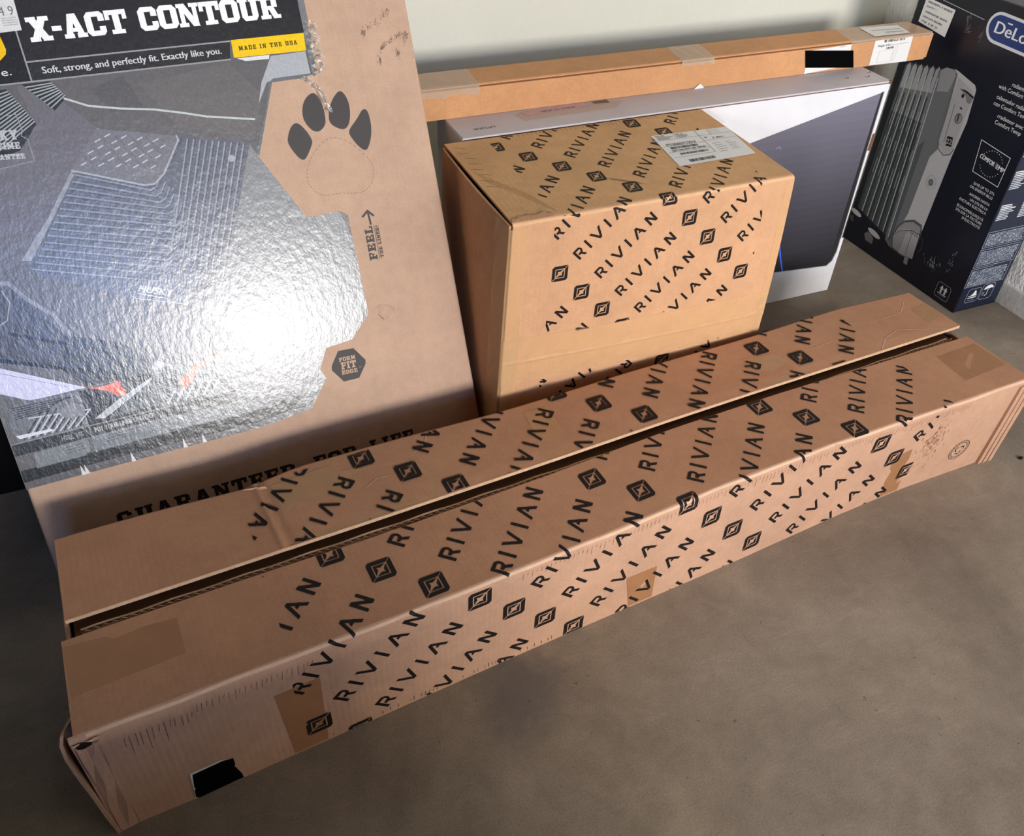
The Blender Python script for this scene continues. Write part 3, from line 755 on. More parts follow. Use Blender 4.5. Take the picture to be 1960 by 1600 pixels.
# ------------------------------------------------------------------ 3. white monitor carton
WX0, WX1, WY, WD, WH = .541, 1.587, 1.470, .150, .555
W = empty('monitor_carton', (WX0, WY, 0), 0, 'white flat screen carton behind the square one, dark screen printed on it', 'carton')
WL = WX1 - WX0
box('body', (0, 0, 0), (WL, WD, WH), WHITEBOX, W, .003)
box('shaded_top', (.001, -.0005, WH - .002), (WL - .001, WD, WH + .0008), WHITE_SHADED, W, .0008)  # white top coloured grey, the shade on it is painted in
box('edge_shade_line', (.002, -.0007, WH - .0050), (WL - .002, .001, WH - .0026), material('edge_shadow_brown', (120, 96, 96), .8, .2), W)  # brown shadow line under the top edge, put in as colour
box('crushed_corner', (WL - .008, -.0012, WH - .006), (WL + .0006, .004, WH + .0012), CB_DARK, W, .0015)
def w_front(x, z, off=0): return Vector((x - WX0, -off, z))
sg = Ink()
# printed screen: rows so that the printed picture can shade from violet grey to near black
def scr_top(x): return .5312 + (x - 1.5687) * .2165
N_ = 22
xa, xb = .60, 1.566
for k in range(N_):
    z0, z1 = .078 + (.535 - .078) * k / N_, .078 + (.535 - .078) * (k + 1) / N_
    t = k / (N_ - 1); c = [a + (b - a) * t for a, b in zip((38, 36, 42), (118, 116, 130))]
    p = [(xa, z0), (xb, z0), (xb, z1), (xa, z1)]
    p = clip(p, lambda q: scr_top(q[0]) - q[1])
    if len(p) > 2: sg.poly(p, c, 1)
sg.poly([(1.566, .5312), (1.5720, .5330), (1.5835, .078), (1.566, .078)], (40, 38, 40), 2)
sg.poly([(1.5725, .533), (1.5745, .5335), (1.5855, .078), (1.5838, .078)], (150, 150, 152), 2)
sg.line([(1.385, .170), (1.400, .13), (1.417, .090)], .004, (70, 110, 235), 3)
sg.line([(1.30, .434), (1.308, .437), (1.313, .431)], .0025, (150, 132, 175), 3)
sg.poly([(1.5790, .4325), (1.5865, .4335), (1.5865, .3915), (1.5785, .3905)], (120, 78, 46), 3)
sg.build('screen_print', w_front, GLOSSPRINT, W, attr=True)
# lower white tray with its raised corner
tray = [(.545, .100), (1.3876, .094), (1.560, .080), (1.5735, .092), (1.580, .119), (1.579, .157), (1.5885, .157), (1.5885, .001), (.545, .001)]
tb = bmesh.new(); fr = [tb.verts.new((x - WX0, -.004, z)) for x, z in tray]; bk = [tb.verts.new((x - WX0, -.0012, z)) for x, z in tray]
tb.faces.new(fr[::-1]); tb.faces.new(bk)
for i in range(len(fr)): tb.faces.new((fr[i], fr[(i + 1) % len(fr)], bk[(i + 1) % len(fr)], bk[i]))
bmesh.ops.recalc_face_normals(tb, faces=tb.faces[:]); bmesh.ops.triangulate(tb, faces=[f for f in tb.faces if len(f.verts) > 4])
from_bm('base_tray', tb, WHITEBOX, W)
def w_top(x, y, off=0): return Vector((x - WX0, y - WY, WH + .0008 + off))
decal('clear_tape', [(.68, 1.545), (.69, 1.512), (.90, 1.520), (.93, 1.552), (.85, 1.564), (.70, 1.560)], w_top, TAPE_C, W)
tp = Ink()
tp.poly([(.70, 1.556), (.845, 1.564), (.85, 1.545), (.705, 1.536)], (205, 170, 175), 2); put_greek(tp, (.74, 1.544), (.82, 1.548), .005, (70, 60, 66), 3, (5, 2, 6))
for k in range(9): tp.rect(.865 + k * .004, 1.552 - k * .0004, .867 + k * .004, 1.566, (80, 70, 75), 3)
put_greek(tp, (.578, 1.500), (.626, 1.502), .007, (120, 108, 104), 2, (8,))
for x, y in ((1.4967, 1.5172), (1.5519, 1.5108), (1.5758, 1.534)): tp.line([(x - .008, y), (x, y - .004), (x + .006, y + .003)], .002, (70, 60, 58), 2)
tp.build('top_print', w_top, PRINT, W, attr=True)

# ------------------------------------------------------------------ 4. thin carton lying on the monitor carton
TX0, TX1, TY, TD, TZ, TH = .40, 1.772, 1.566, .086, .5565, .063
T = empty('thin_carton', (TX0, TY, TZ), 0, 'long thin orange-brown carton lying along the wall on top of the monitor carton', 'carton')
TLn = TX1 - TX0
box('body', (0, .001, 0), (TLn, TD, TH - .0068), CB_THIN, T, .001)
box('lid_gap', (.001, .0042, TH - .0069), (TLn - .001, TD - .002, TH - .0040), CB_DARK, T)
box('lid', (-.001, .0035, TH - .0042), (TLn + .003, TD + .002, TH), CB_THIN, T, .0012)
box('lid_lip', (.0, .0016, TH - .0036), (TLn, .0036, TH - .0008), CB_THIN, T)
box('end_cap', (TLn - .001, .001, .004), (TLn + .006, TD - .002, TH - .004), CB_THIN, T, .001)
def t_top(x, y, off=0): return Vector((x - TX0, y - TY, TH + off))
def t_front(x, z, off=0): return Vector((x - TX0, -off + .001, z - TZ))
def t_wrap(x, s, off=0):
    """s>0 on the lid going back, s<0 down the front"""
    return Vector((x - TX0, s + .0035, TH + off)) if s >= 0 else Vector((x - TX0, -off - .0012, TH + s))
def tape_strip(name, quad, down, mat):
    V, Fc = [], []
    (x0, x1), (x2, x3) = quad
    n = 8
    for k in range(n + 1):
        t = k / n
        f = x0 + (x1 - x0) * t; r = x2 + (x3 - x2) * t
        V += [t_wrap(r, TD - .004, .0005 + .0006 * (k % 2)), t_wrap((f + r) / 2, TD / 2, .0009 * (k % 3)), t_wrap(f, 0, .0006), t_wrap(f, -.0005, .0006), t_wrap(f, -down * (.8 + .4 * ((k * 7) % 3) / 2), .0004 + .0007 * (k % 2))]
    for k in range(n):
        for j in range(4):
            a = k * 5 + j; Fc.append((a, a + 1, a + 6, a + 5))
    return mesh(name, V, Fc, mat, T)
tape_strip('clear_tape', ((.41, .612), (.42, .616)), .018, TAPE_C)
tape_strip('clear_tape', ((1.074, 1.156), (1.088, 1.168)), .012, TAPE_C)
tape_strip('clear_tape', ((1.527, 1.770), (1.550, 1.770)), .006, TAPE_C)
tl1 = decal('paper_label', [(1.600, .6150), (1.713, .6160), (1.717, .5570), (1.602, .5585)], lift(t_front, .0006), PAPER, T, label='white paper label near the right end')
tl2 = decal('paper_label', [(1.612, 1.640), (1.722, 1.632), (1.708, 1.572), (1.602, 1.574)], lift(t_top, .0016), PAPER, T)
decal('paper_label', [(1.4134, .6085), (1.5311, .6125), (1.5371, .5640), (1.4123, .5575)], lift(t_front, .0006), PAPER, T)
decal('black_cover', [(1.3996, .6106), (1.5407, .5980), (1.5556, .5578), (1.4119, .5716)], lift(t_front, .0014), BLACKPAPER, T)
tp = Ink()
put_greek(tp, (1.628, .6085), (1.690, .6090), .0055, (40, 40, 42), 2, (2, 8, 4)); put_text(tp, 'Weight: 4.58 l', (1.612, .5985), (1.650, .5992), .005, (40, 40, 42))
tp.line([(1.652, .600), (1.704, .602)], .0006, (90, 88, 86)); put_greek(tp, (1.640, .5920), (1.662, .5924), .004, (60, 60, 62), 2, (6,))
for (a, b, c, d) in ((1.622, .563, 1.664, .589), (1.668, .563, 1.675, .596)): tp.line([(a, b), (c, b), (c, d), (a, d)], .0005, (185, 183, 181), closed=True)
tp.line([(1.50, .609), (1.515, .6098)], .0008, (120, 118, 116))
tp.build('label_print', lift(t_front, .001), PRINT, tl1, attr=True)
tp = Ink(); tp.line([(1.626, 1.612), (1.706, 1.606)], .003, (165, 162, 155)); tp.line([(1.65, 1.592), (1.70, 1.588)], .003, (150, 148, 142))
tp.build('label_print', lift(t_top, .002), PRINT, tl2, attr=True)
mesh('torn_paper', [(1.115 - TX0, -.002, -.001), (1.142 - TX0, -.002, -.001), (1.133 - TX0, -.004, .007), (1.128 - TX0, -.003, .0095)], [(0, 1, 2, 3)], PAPER, T)

# ------------------------------------------------------------------ 5. heater carton
HX, HY0, HY1, HW, HH = 1.83, 1.257, 1.694, .150, .713
Hh = empty('heater_carton', (HX, HY0, 0), 0, 'tall navy carton at the right wall with a radiator printed on its side', 'carton')
box('body', (0, 0, 0), (HW, HY1 - HY0, HH), [NAVY], Hh, .003)
HDp = HY1 - HY0
def h_side(s, z, off=0): return Vector((-off, HDp - s, z))
def h_front(x, z, off=0): return Vector((x, -off, z))
ik = Ink('navy_panel'); ik.rect(.004, .004, HW - .004, HH - .004, (22, 30, 50), 0)
WHT, G1, G2, G3 = (232, 232, 230), (70, 76, 78), (112, 114, 116), (186, 184, 182)
for (x0, z0, x1, z1) in ((.004, .1905, .141, .2335), (.004, .1335, .141, .1845), (.003, .0755, .137, .1285)):
    ik.g = ('text_panel', z0)
    ik.line([(x0, z0), (x1, z0), (x1, z1), (x0, z1)], .0012, (150, 158, 172), 1, closed=True)
    z = z1 - .006
    while z > z0 + .004:
        x = x0 + .005
        while x < x1 - .008:
            w_ = random.uniform(.003, .011); ik.rect(x, z - .0016, min(x + w_, x1 - .005), z + .0006, random.choice(((150, 158, 172), (118, 126, 142), (170, 176, 188))), 1); x += w_ + .0016
        z -= .0039
ik.rect(.075, .128, .137, .1325, (22, 30, 50), 2); ik.line([(.075, .1325), (.137, .1345)], .001, (150, 158, 172), 3)
for (x0, x1, zt, n) in ((.008, .062, .304, 9), (.080, .142, .302, 9), (.006, .06, .390, 10), (.08, .142, .392, 10), (.006, .1, .48, 12), (.01, .12, .60, 10)):
    ik.g = ('text_block', x0, zt)
    for k in range(n):
        ik.rect(x0, zt - k * .0047 - .0016, x0 + (x1 - x0) * random.uniform(.55, 1), zt - k * .0047 + .0008, WHT if k < 3 else (190, 194, 200), 1)
def rrect(ink, x0, z0, x1, z1, w_, c, layer=1):
    r_ = .005; ink.line([(x0 + r_, z0), (x1 - r_, z0), (x1, z0 + r_), (x1, z1 - r_), (x1 - r_, z1), (x0 + r_, z1), (x0, z1 - r_), (x0, z0 + r_)], w_, c, layer, closed=True)
ik.g = 'fragile_mark'; rrect(ik, .027, .0245, .071, .066, .001, (170, 176, 186)); ik.g = 'keep_dry_mark'; rrect(ik, .076, .0245, .118, .071, .001, (170, 176, 186)); ik.g = 'fragile_mark'
ik.rect(.033, .037, .063, .0395, WHT); ik.rect(.033, .0425, .063, .0445, WHT); ik.poly([(.041, .045), (.060, .045), (.058, .053), (.052, .061), (.048, .052)], WHT)
ik.rect(.036, .030, .06, .0312, (150, 158, 172))
ik.g = 'keep_dry_mark'; ik.poly([(.082, .055), (.086, .062), (.096, .067), (.106, .066), (.114, .060), (.115, .055), (.109, .057), (.103, .055), (.097, .057), (.09, .054)], WHT); ik.rect(.098, .036, .0995, .056, WHT); ik.line([(.0985, .036), (.094, .034), (.092, .038)], .0012, WHT)
ik.rect(.082, .036, .0835, .048, (150, 158, 172)); ik.rect(.086, .036, .0875, .048, (150, 158, 172))
ik.build('front_print', h_front, GLOSSPRINT, Hh, attr=True)
# radiator picture on the wide side
ik = Ink()
ik.g = 'radiator_picture'
fin_t = [(.030 + .0185 * k, .5115 + .0035 * k) for k in range(7)]
fin_b = [(.020 + .0235 * k, .105 - .0045 * k) for k in range(7)]
ik.poly([(.0264, .5078), (.0363, .5147), (.1326, .5294), (.1443, .5268), (.1693, .0600), (.1602, .0789), (.1048, .0884), (.0199, .1061)], (62, 68, 68), 1)
for k in range(6):
    (a, b), (c, d) = fin_t[k], fin_t[k + 1]; (e, f), (g, h_) = fin_b[k], fin_b[k + 1]
    ik.poly([(a, b - .06), (a + .002, b - .005), ((a + c) / 2, (b + d) / 2 + .004), (c - .002, d - .008), (c, d - .06)], (150, 150, 150), 2)
    ik.poly([(a, b - .06), (c, d - .06), (c + (g - c) * .3, d + (h_ - d) * .3), (a + (e - a) * .3, b + (f - b) * .3)], (104, 108, 108), 2)
    ik.poly([(a + (e - a) * .02 + .0145, b - .02), (a + (e - a) * .02 + .0170, b - .02), (e + .0215, f - .002), (e + .019, f)], (178, 180, 180), 3)
    ik.poly([(a + .002, b - .07), (a + .0055, b - .07), (e + .006, f), (e + .002, f)], (36, 40, 40), 3)
    for (t0, t1) in ((.25, .38), (.46, .52), (.62, .72)):
        o_ = .010; ik.line([(a + (e - a) * t0 + o_, b + (f - b) * t0), (a + (e - a) * t1 + o_, b + (f - b) * t1)], .0016, (150, 154, 152), 3)
ik.poly([(.1336, .5272), (.1535, .5397), (.1797, .5417), (.1913, .5319), (.2129, .3571), (.197, .3299), (.1944, .1672), (.1955, .0566), (.1693, .0592), (.1500, .0700)], (104, 106, 108), 2)
ik.poly([(.1400, .5272), (.1535, .5397), (.1797, .5417), (.1870, .5300), (.182, .49), (.148, .48)], (140, 140, 141), 3)
ik.poly([(.150, .34), (.165, .36), (.170, .07), (.160, .075)], (78, 82, 84), 3)
ik.poly([(.1787, .5439), (.1895, .5424), (.2491, .5285), (.2571, .519), (.2653, .4439), (.2597, .3557), (.2567, .1471), (.2572, .0637), (.2185, .0558), (.1794, .0645), (.1773, .0958), (.1944, .1672), (.197, .3299), (.2129, .3571), (.1913, .5319)], (178, 176, 175), 3)
ik.line([(.1883, .5361), (.19, .5188), (.2026, .3772), (.2117, .3585), (.2344, .3495), (.2518, .358), (.258, .3743)], .0028, (96, 94, 94), 4)
ik.poly([(.196, .53), (.197, .5188), (.2066, .3772), (.2147, .3625), (.2344, .3545), (.2488, .361), (.2545, .3743), (.2555, .505), (.2480, .515)], (162, 160, 160), 4)
ik.line([(.214, .47), (.222, .378)], .0018, (110, 108, 108), 5)
ik.poly([(.2115, .5086), (.2319, .5099), (.2585, .5037), (.2556, .4862), (.2445, .4848), (.2345, .498)], (118, 116, 116), 5)
ik.poly([(.2115, .5086), (.2319, .5099), (.2585, .5037), (.2575, .499), (.2345, .505)], (16, 16, 16), 6)
ik.disc((.2273, .4956), .0042, .0048, (24, 24, 24), 6); ik.line([(.233, .469), (.237, .4675)], .004, (30, 30, 30), 5)
ik.disc((.238, .4442), .0110, .0125, (58, 58, 58), 5); ik.disc((.2388, .4442), .0092, .0105, (134, 134, 134), 6); ik.poly([(.234, .453), (.238, .454), (.240, .437), (.236, .436)], (52, 52, 52), 7)
ik.poly([(.226, .3959), (.2435, .3986), (.2481, .3764), (.2308, .3731)], (14, 14, 14), 5); put_text(ik, '22', (.2300, .3785), (.2450, .381), .013, (190, 190, 190), 6)
for r_, c in ((.0160, (120, 120, 120)), (.0148, (190, 190, 189)), (.0118, (120, 120, 120)), (.0106, (186, 186, 185)), (.0080, (76, 76, 76)), (.0055, (110, 110, 110))): ik.disc((.2286, .2738), r_, r_ * 1.12, c, 5 + (.0165 - r_) * 300)
ik.poly([(.1754, .1225), (.1922, .1484), (.221, .1641), (.2494, .1625), (.2567, .1473), (.2566, .0635), (.2234, .0555), (.1797, .0589), (.1678, .0893)], (84, 82, 82), 5)
ik.poly([(.1800, .1205), (.1942, .1430), (.221, .1570), (.2480, .1550), (.2530, .1410), (.2500, .0655), (.2234, .0590), (.1837, .0629), (.1738, .0893)], (142, 140, 140), 6)
ik.poly([(.2107, .1177), (.2234, .1337), (.2528, .139), (.2599, .0653), (.2096, .0581)], (164, 162, 162), 7)
ik.line([(.229, .128), (.233, .066)], .0012, (60, 60, 60), 8)
ik.line([(.1738, .0989), (.1904, .1171), (.2228, .135), (.2496, .1374), (.2696, .1286), (.2774, .104), (.2666, .0934)], .0032, (54, 54, 54), 8); ik.line([(.1738, .1000), (.1904, .1182), (.2228, .1362), (.2496, .1384)], .0014, (176, 174, 174), 9)
for x in (.224, .231, .239, .246): ik.line([(x, .138), (x + .002, .126)], .0018, (30, 30, 30), 9)
ik.poly([(.2333, .0608), (.2473, .0617), (.2505, .0419), (.2365, .0409)], (146, 144, 144), 6)
ik.disc((.0215, .0900), .0225, .0072, (172, 170, 170), 5, rot=-.12); ik.disc((.1075, .0658), .026, .0078, (172, 170, 170), 5, rot=-.15)
ik.poly([(.004, .0716), (.0143, .08), (.023, .0604), (.0064, .0608)], (66, 64, 64), 4); ik.poly([(.0743, .0484), (.0829, .0596), (.0964, .0596), (.1116, .0505), (.1125, .0338), (.0855, .0336)], (104, 102, 102), 4)
# brand oval (runs on beyond the picture edge), texts, badge, arrows
def oval(x0, x1, z0, z1, c, layer, sl):
    r_ = (z1 - z0) / 2; zc = (z0 + z1) / 2; pts = []
    for k in range(13): t = math.pi / 2 + math.pi * k / 12; pts.append((x0 + r_ + r_ * math.cos(t), zc + r_ * math.sin(t)))
    for k in range(13): t = -math.pi / 2 + math.pi * k / 12; pts.append((x1 - r_ + r_ * math.cos(t), zc + r_ * math.sin(t)))
    ik.poly([(p[0], p[1] - sl * (p[0] - x0)) for p in pts], c, layer)
ik.g = 'brand_logo'
oval(.2200, .4200, .6255, .6920, (214, 216, 222), 2, .028); oval(.2265, .4140, .6320, .6855, (26, 52, 112), 3, .028)
put_text(ik, 'DeLonghi', (.2440, .6470), (.4000, .6430), .0260, WHT, 4, bold=.0016); ik.line([(.2735, .6735), (.2850, .6732)], .0028, WHT, 4)
ik.g = 'product_text'
for s_, z_ in (('radiant heater', .5590), ('with Comfort Temp', .5445), ('calentador radiante', .5225), ('con Comfort Temp', .5075), ('rradiateur avec', .4855), ('Comfort Temp', .4710)):
    put_text(ik, s_, (.24, z_), (.4130, z_ - .003), .0095, WHT, 2, align='r')
ik.g = 'savings_text'
for s_, z_ in (('SAVE UP TO 27%', .3245), ('ON ENERGY BILLS', .3135), ('AHORRE HASTA', .2965), ('UN 27% EN LA', .2845), ('FACTURA EL\u00c9CTRICA', .2735), ('\u00c9CONOMISE JUSQU\u2019\u00c0', .2565), ('27% SUR LA FACTURE', .2460), ('D\u2019\u00c9LECTRICIT\u00c9', .2350)):
    put_text(ik, s_, (.24, z_), (.4120, z_ - .004), .0068, WHT, 2, align='r')
ik.g = 'comfort_badge'
ik.line([(.3316, .3485), (.4125, .343), (.4134, .415), (.3221, .4239)], .0014, WHT, 2, closed=True)
for k in range(26):
    t = 2 * math.pi * k / 26
    if abs(math.sin(t)) > .32: ik.disc((.3715 + .031 * math.cos(t), .3835 + .030 * math.sin(t)), .0011, .0011, WHT, 2, n=8)
put_text(ik, 'COMFOR', (.3345, .3855), (.3795, .3805), .0110, WHT, 2, bold=.0008); put_text(ik, 'T', (.3795, .3815), (.3870, .3805), .0125, (96, 100, 110), 3, bold=.001); put_text(ik, 'EMP', (.3865, .3795), (.4105, .3770), .0110, WHT, 2, bold=.0008)
ik.g = 'this_way_up_mark'
rrect(ik, .3630, .0155, .4080, .0570, .001, (178, 182, 190), 2)
ik.rect(.371, .0265, .400, .0285, WHT, 2); ik.rect(.374, .0225, .397, .0234, (120, 126, 138), 2)
for x in (.3795, .3925): ik.rect(x - .0028, .030, x + .0028, .042, WHT, 2); ik.poly([(x - .0062, .0410), (x + .0062, .0410), (x, .0515)], WHT, 2)
ik.g = 'printed_rule'
ik.line([(.0759, .6732), (.2083, .6638)], .0016, (170, 170, 172), 2)
ik.g = 'scratches'
for k in range(40):
    x, z = random.gauss(.325, .018), random.gauss(.083, .009); ik.line([(x, z), (x + random.uniform(-.001, .001), z + random.uniform(.002, .008))], .0011, (150, 152, 156), 2)
for k in range(16):
    x, z = random.gauss(.375, .005), random.gauss(.12, .016); ik.line([(x, z), (x + .0005, z + random.uniform(.002, .010))], .001, (150, 152, 156), 2)
for cx_, cz_ in ((.165, .655), (.175, .635), (.215, .628)):
    for k in range(7): ik.line([(cx_ + random.gauss(0, .004), cz_ + random.gauss(0, .008)) for _ in range(2)], .0008, (120, 122, 126), 2)
for k in range(10): z = .48 + .022 * k; ik.line([(.0035, z), (.0045, z + random.uniform(.004, .012))], .0012, (120, 122, 128), 2)
ik.build('side_print', h_side, GLOSSPRINT, Hh, attr=True)
hl = decal('paper_label', [(.0255, .668), (.1217, .6622), (.1173, .5994), (.0231, .6108)], lift(h_side, .0008), PAPER, Hh, label='white routing label at the top')
ik = Ink()
put_text(ik, 'QUANTITY : 1', (.033, .6480), (.068, .6460), .0045, (52, 50, 50), 1)
for w_, p0, p1 in (((13, 1, 9), (.035, .6585), (.116, .6535)), ((13, 7), (.036, .6360), (.110, .6310)), ((11, 9), (.033, .6245), (.098, .6205)), ((4, 1, 2, 2), (.033, .6140), (.088, .6100))):
    put_greek(ik, p0, p1, .0038, (52, 50, 50), 1, w_)
ik.build('label_print', lift(h_side, .0012), PRINT, hl, attr=True)

# ------------------------------------------------------------------ 6. leaning floor-liner carton
KA, KT = math.radians(3.3), math.radians(24.8)
hx = Vector((math.cos(KA), math.sin(KA), 0)); hz = Vector((-math.sin(KA) * math.sin(KT), math.cos(KA) * math.sin(KT), math.cos(KT))); hy = hz.cross(hx)
K = empty('floor_liner_carton', (0, 1.1, 0), 0, 'big brown carton leaning back at the left, glossy printed film over its front', 'carton')
K.rotation_euler = Matrix(((hx.x, hy.x, hz.x), (hx.y, hy.y, hz.y), (hx.z, hy.z, hz.z))).to_euler()
KTH = .098; KB = KTH * math.tan(KT)
hexa('body', [(-.312, 0, KB * 1.0), (.472, 0, KB * 1.0), (.472, KTH, KB), (-.312, KTH, KB), (-.312, 0, 1.06), (.472, 0, 1.06), (.472, KTH, 1.06), (-.312, KTH, 1.06)], CB_LINER, K, .007, 3)
def k_f(x, z, off=0): return Vector((x, -off, z))
INS = [(-.312, .2233), (-.1109, .2236), (.0653, .2220), (.1578, .2316), (.1958, .279), (.1885, .2975), (.2081, .3325), (.2241, .3354), (.2564, .3364), (.2964, .3756), (.2962, .3881), (.2967, .5518), (.2845, .5602), (.2254, .560), (.1666, .6709), (.2195, .7782), (.2956, .7798), (.2982, .855), (.2998, .8948), (.3020, 1.052), (-.312, 1.052)]
ik = Ink()
ik.poly(INS, (104, 102, 103), 0)  # print colours lightened to stand in for the film's reflected haze
CAR = (86, 86, 88)
# lighter carpet patches
for p, c in (([(.02, .80), (.16, .815), (.20, .76), (.17, .70), (.06, .73)], (110, 107, 107)), ([(-.05, .80), (.0, .815), (.02, .76), (-.03, .765)], (96, 95, 96)),
             ([(.17, .67), (.2254, .560), (.2845, .5602), (.2962, .45), (.2962, .3881), (.2564, .3364), (.10, .34), (.02, .44), (.118, .593), (.161, .69)], (132, 135, 137)),
             ([(.10, .34), (.2564, .3364), (.2081, .3325), (.1885, .2975), (.1958, .279), (.1578, .2316), (.0653, .222), (.04, .26), (.04, .37)], (118, 120, 123))): ik.poly(p, c, 1)
# header band
ik.poly([(-.312, .8470), (.2985, .8462), (.2998, .8948), (.3020, 1.052), (-.312, 1.052)], (49, 49, 52), 1)
ik.poly([(.2880, .782), (.2956, .7798), (.2998, .8948), (.3020, 1.052), (.2920, 1.052), (.2890, .8948)], (125, 128, 130), 3)
ik.poly([(-.1241, .8208), (.1629, .8193), (.1689, .8457), (-.1241, .8465)], (52, 52, 54), 2)
ik.poly([(-.312, .820), (-.1241, .8208), (-.1241, 1.0), (-.312, 1.0)], (42, 42, 45), 2)
for a, b in (((-.312, .8200), (.1629, .8193)), ((-.1241, .8465), (.1689, .8457)), ((-.1243, .8205), (-.1246, .96))): ik.line([a, b], .0022, (157, 157, 159), 3)
put_slab(ik, 'X-ACT CONTOUR', (-.1090, .8720), (.2580, .8720), .0330, (255, 255, 255), 4, gap=.02)
for k in range(1): ik.line([(.262, .9035), (.2655, .9035)], .0015, (200, 200, 200), 4)
put_text(ik, 'Soft, strong, and perfectly fit. Exactly like you.', (-.1067, .8288), (.1519, .8290), .0098, (214, 214, 216), 4, bold=.0006)
ik.poly([(.1708, .8471), (.2876, .8465), (.2856, .8197), (.1691, .821)], (250, 205, 30), 5)
put_slab(ik, 'MADE IN THE USA', (.1798, .8305), (.2740, .8303), .0066, (88, 72, 24), 6, gap=.22)
ik.poly([(.1729, .8198), (.2254, .8197), (.2231, .8136), (.1864, .8144)], (228, 230, 232), 3)
ik.poly([(.227, .8178), (.2842, .8189), (.2847, .7828), (.2577, .7818), (.2225, .7818), (.211, .779), (.1905, .7487), (.2026, .78)], (176, 180, 184), 3)
for k in range(60): ik.disc((.230 + .005 * (k % 10) + (.0025 if (k // 10) % 2 else 0), .790 + .0045 * (k // 10)), .0007, .0007, (176, 181, 186), 4, n=6)
ik.poly([(.2195, .7782), (.2956, .7798), (.2956, .7850), (.2225, .7840), (.2150, .7790), (.1730, .6709), (.1666, .6709)], (113, 115, 118), 4)
# the moulded mat
ik.poly([(-.1464, .8162), (-.1127, .8122), (-.0562, .7453), (-.1085, .69), (-.161, .6262), (-.2134, .5727), (-.2629, .5509), (-.305, .58), (-.305, .70), (-.2219, .7056), (-.1822, .7219), (-.1368, .7601)], (112, 110, 116), 2)
ik.poly([(-.0562, .7453), (-.1085, .69), (-.161, .6262), (-.2134, .5727), (-.2000, .5700), (-.150, .63), (-.100, .692), (-.050, .742)], (150, 152, 158), 3)
ik.poly([(-.0562, .7453), (.0591, .7159), (.1611, .6932), (.118, .593), (.0481, .5028), (-.0047, .4615), (-.0691, .4801), (-.2043, .5548), (-.2088, .5877), (-.161, .6262), (-.1085, .69)], (100, 104, 116), 2)
ik.poly([(-.0574, .7445), (.0531, .7182), (.0545, .7119), (.0207, .6659), (.0029, .6523), (-.013, .6528), (-.108, .6902)], (120, 120, 127), 3)
ik.line([(.0531, .7182), (.0545, .7119), (.0207, .6659), (.0029, .6523), (-.013, .6528), (-.108, .6902)], .0026, (170, 174, 180), 4)
ik.line([(.058, .7165), (.0590, .7109), (.0250, .6640), (.0040, .6480), (-.016, .6485), (-.108, .6860)], .0018, (91, 93, 103), 4)
for r_ in range(6):
    for c in range(9):
        u, v = (c + .5 + .25 * (r_ % 2)) / 9.6, (r_ + .6) / 6.6
        x = -.0574 + .105 * u + (-.048 + .012 * u) * v; z = .7415 - .027 * u - (.050 - .004 * u) * v
        a = .35 if (c + r_) % 2 else -1.0
        ik.line([(x - .0042 * math.cos(a), z - .0042 * math.sin(a)), (x + .0042 * math.cos(a), z + .0042 * math.sin(a))], .0017, (196, 198, 202) if (c + r_) % 2 else (108, 108, 115), 5)
# ribs: straight ones on the right, bent ones below the heel pad
for k in range(10):
    x = .0680 + .0093 * k; z = .7110 - .0021 * k; ln = .165 + .004 * k
    ik.line([(x, z), (x - ln * .42, z - ln)], .0021, (150, 156, 166), 4); ik.line([(x + .0028, z), (x + .0028 - ln * .42, z - ln)], .0015, (86, 88, 101), 4)
for k in range(15):
    t = k / 14
    l0 = (-.104 - .098 * t, .683 - .125 * t); c0_ = (.004 + .024 * math.sin(min(1, t * 1.6) * 1.6) - .090 * max(0, t - .45), .645 - .140 * t)
    pts = [l0, (c0_[0] - .010, c0_[1] - .001), (c0_[0], c0_[1] + .003), (c0_[0] + .010, c0_[1] + .018 * (1 if t < .5 else .6))]
    ik.line(pts, .0021, (142, 148, 162), 4); ik.line([(p[0], p[1] - .0026) for p in pts], .0017, (86, 91, 108), 4)
ik.disc((.1275, .6725), .0058, .0055, (166, 172, 178), 6)
ik.line([(-.0885, .7918), (-.0592, .7776), (-.0162, .7682), (.0306, .7608), (.0681, .7513), (.1062, .7403), (.1779, .7266)], .0030, (196, 204, 200), 5)
for poly, n, d in (([(-.1385, .8175), (-.1009, .8176), (-.0853, .7933), (-.1057, .7769)], 9, None), ([(-.1787, .8122), (-.1608, .8137), (-.1356, .762), (-.1673, .7284), (-.2075, .7192)], 15, None)):
    ik.poly(poly, (52, 54, 57), 4)
    p0, p1, p2 = poly[0], poly[1], poly[2]; pl = poly[-1]
    for k in range(1, n):
        t = k / n; a = (p1[0] + (p2[0] - p1[0]) * t, p1[1] + (p2[1] - p1[1]) * t); b = (p0[0] + (pl[0] - p0[0]) * t, p0[1] + (pl[1] - p0[1]) * t)
        ik.line([a, b], .0017, (168, 174, 176), 5)
put_slab(ik, 'HUSKY', (-.225, .7490), (-.1650, .7440), .0135, (190, 190, 192), 6); put_slab(ik, 'LIFETIME', (-.225, .7360), (-.1660, .7310), .0095, (190, 190, 192), 6); put_slab(ik, 'GUARANTEE', (-.225, .7215), (-.1640, .7165), .0075, (190, 190, 192), 6)
ik.line([(-.235, .7405), (-.168, .7350)], .0012, (190, 190, 192), 6); ik.line([(-.235, .7275), (-.166, .7220)], .0012, (190, 190, 192), 6)
ik.line([(-.170, .7775), (-.1585, .7790), (-.1565, .757), (-.1600, .748), (-.153, .742), (-.1530, .7115), (-.240, .703)], .0012, (150, 150, 152), 6)
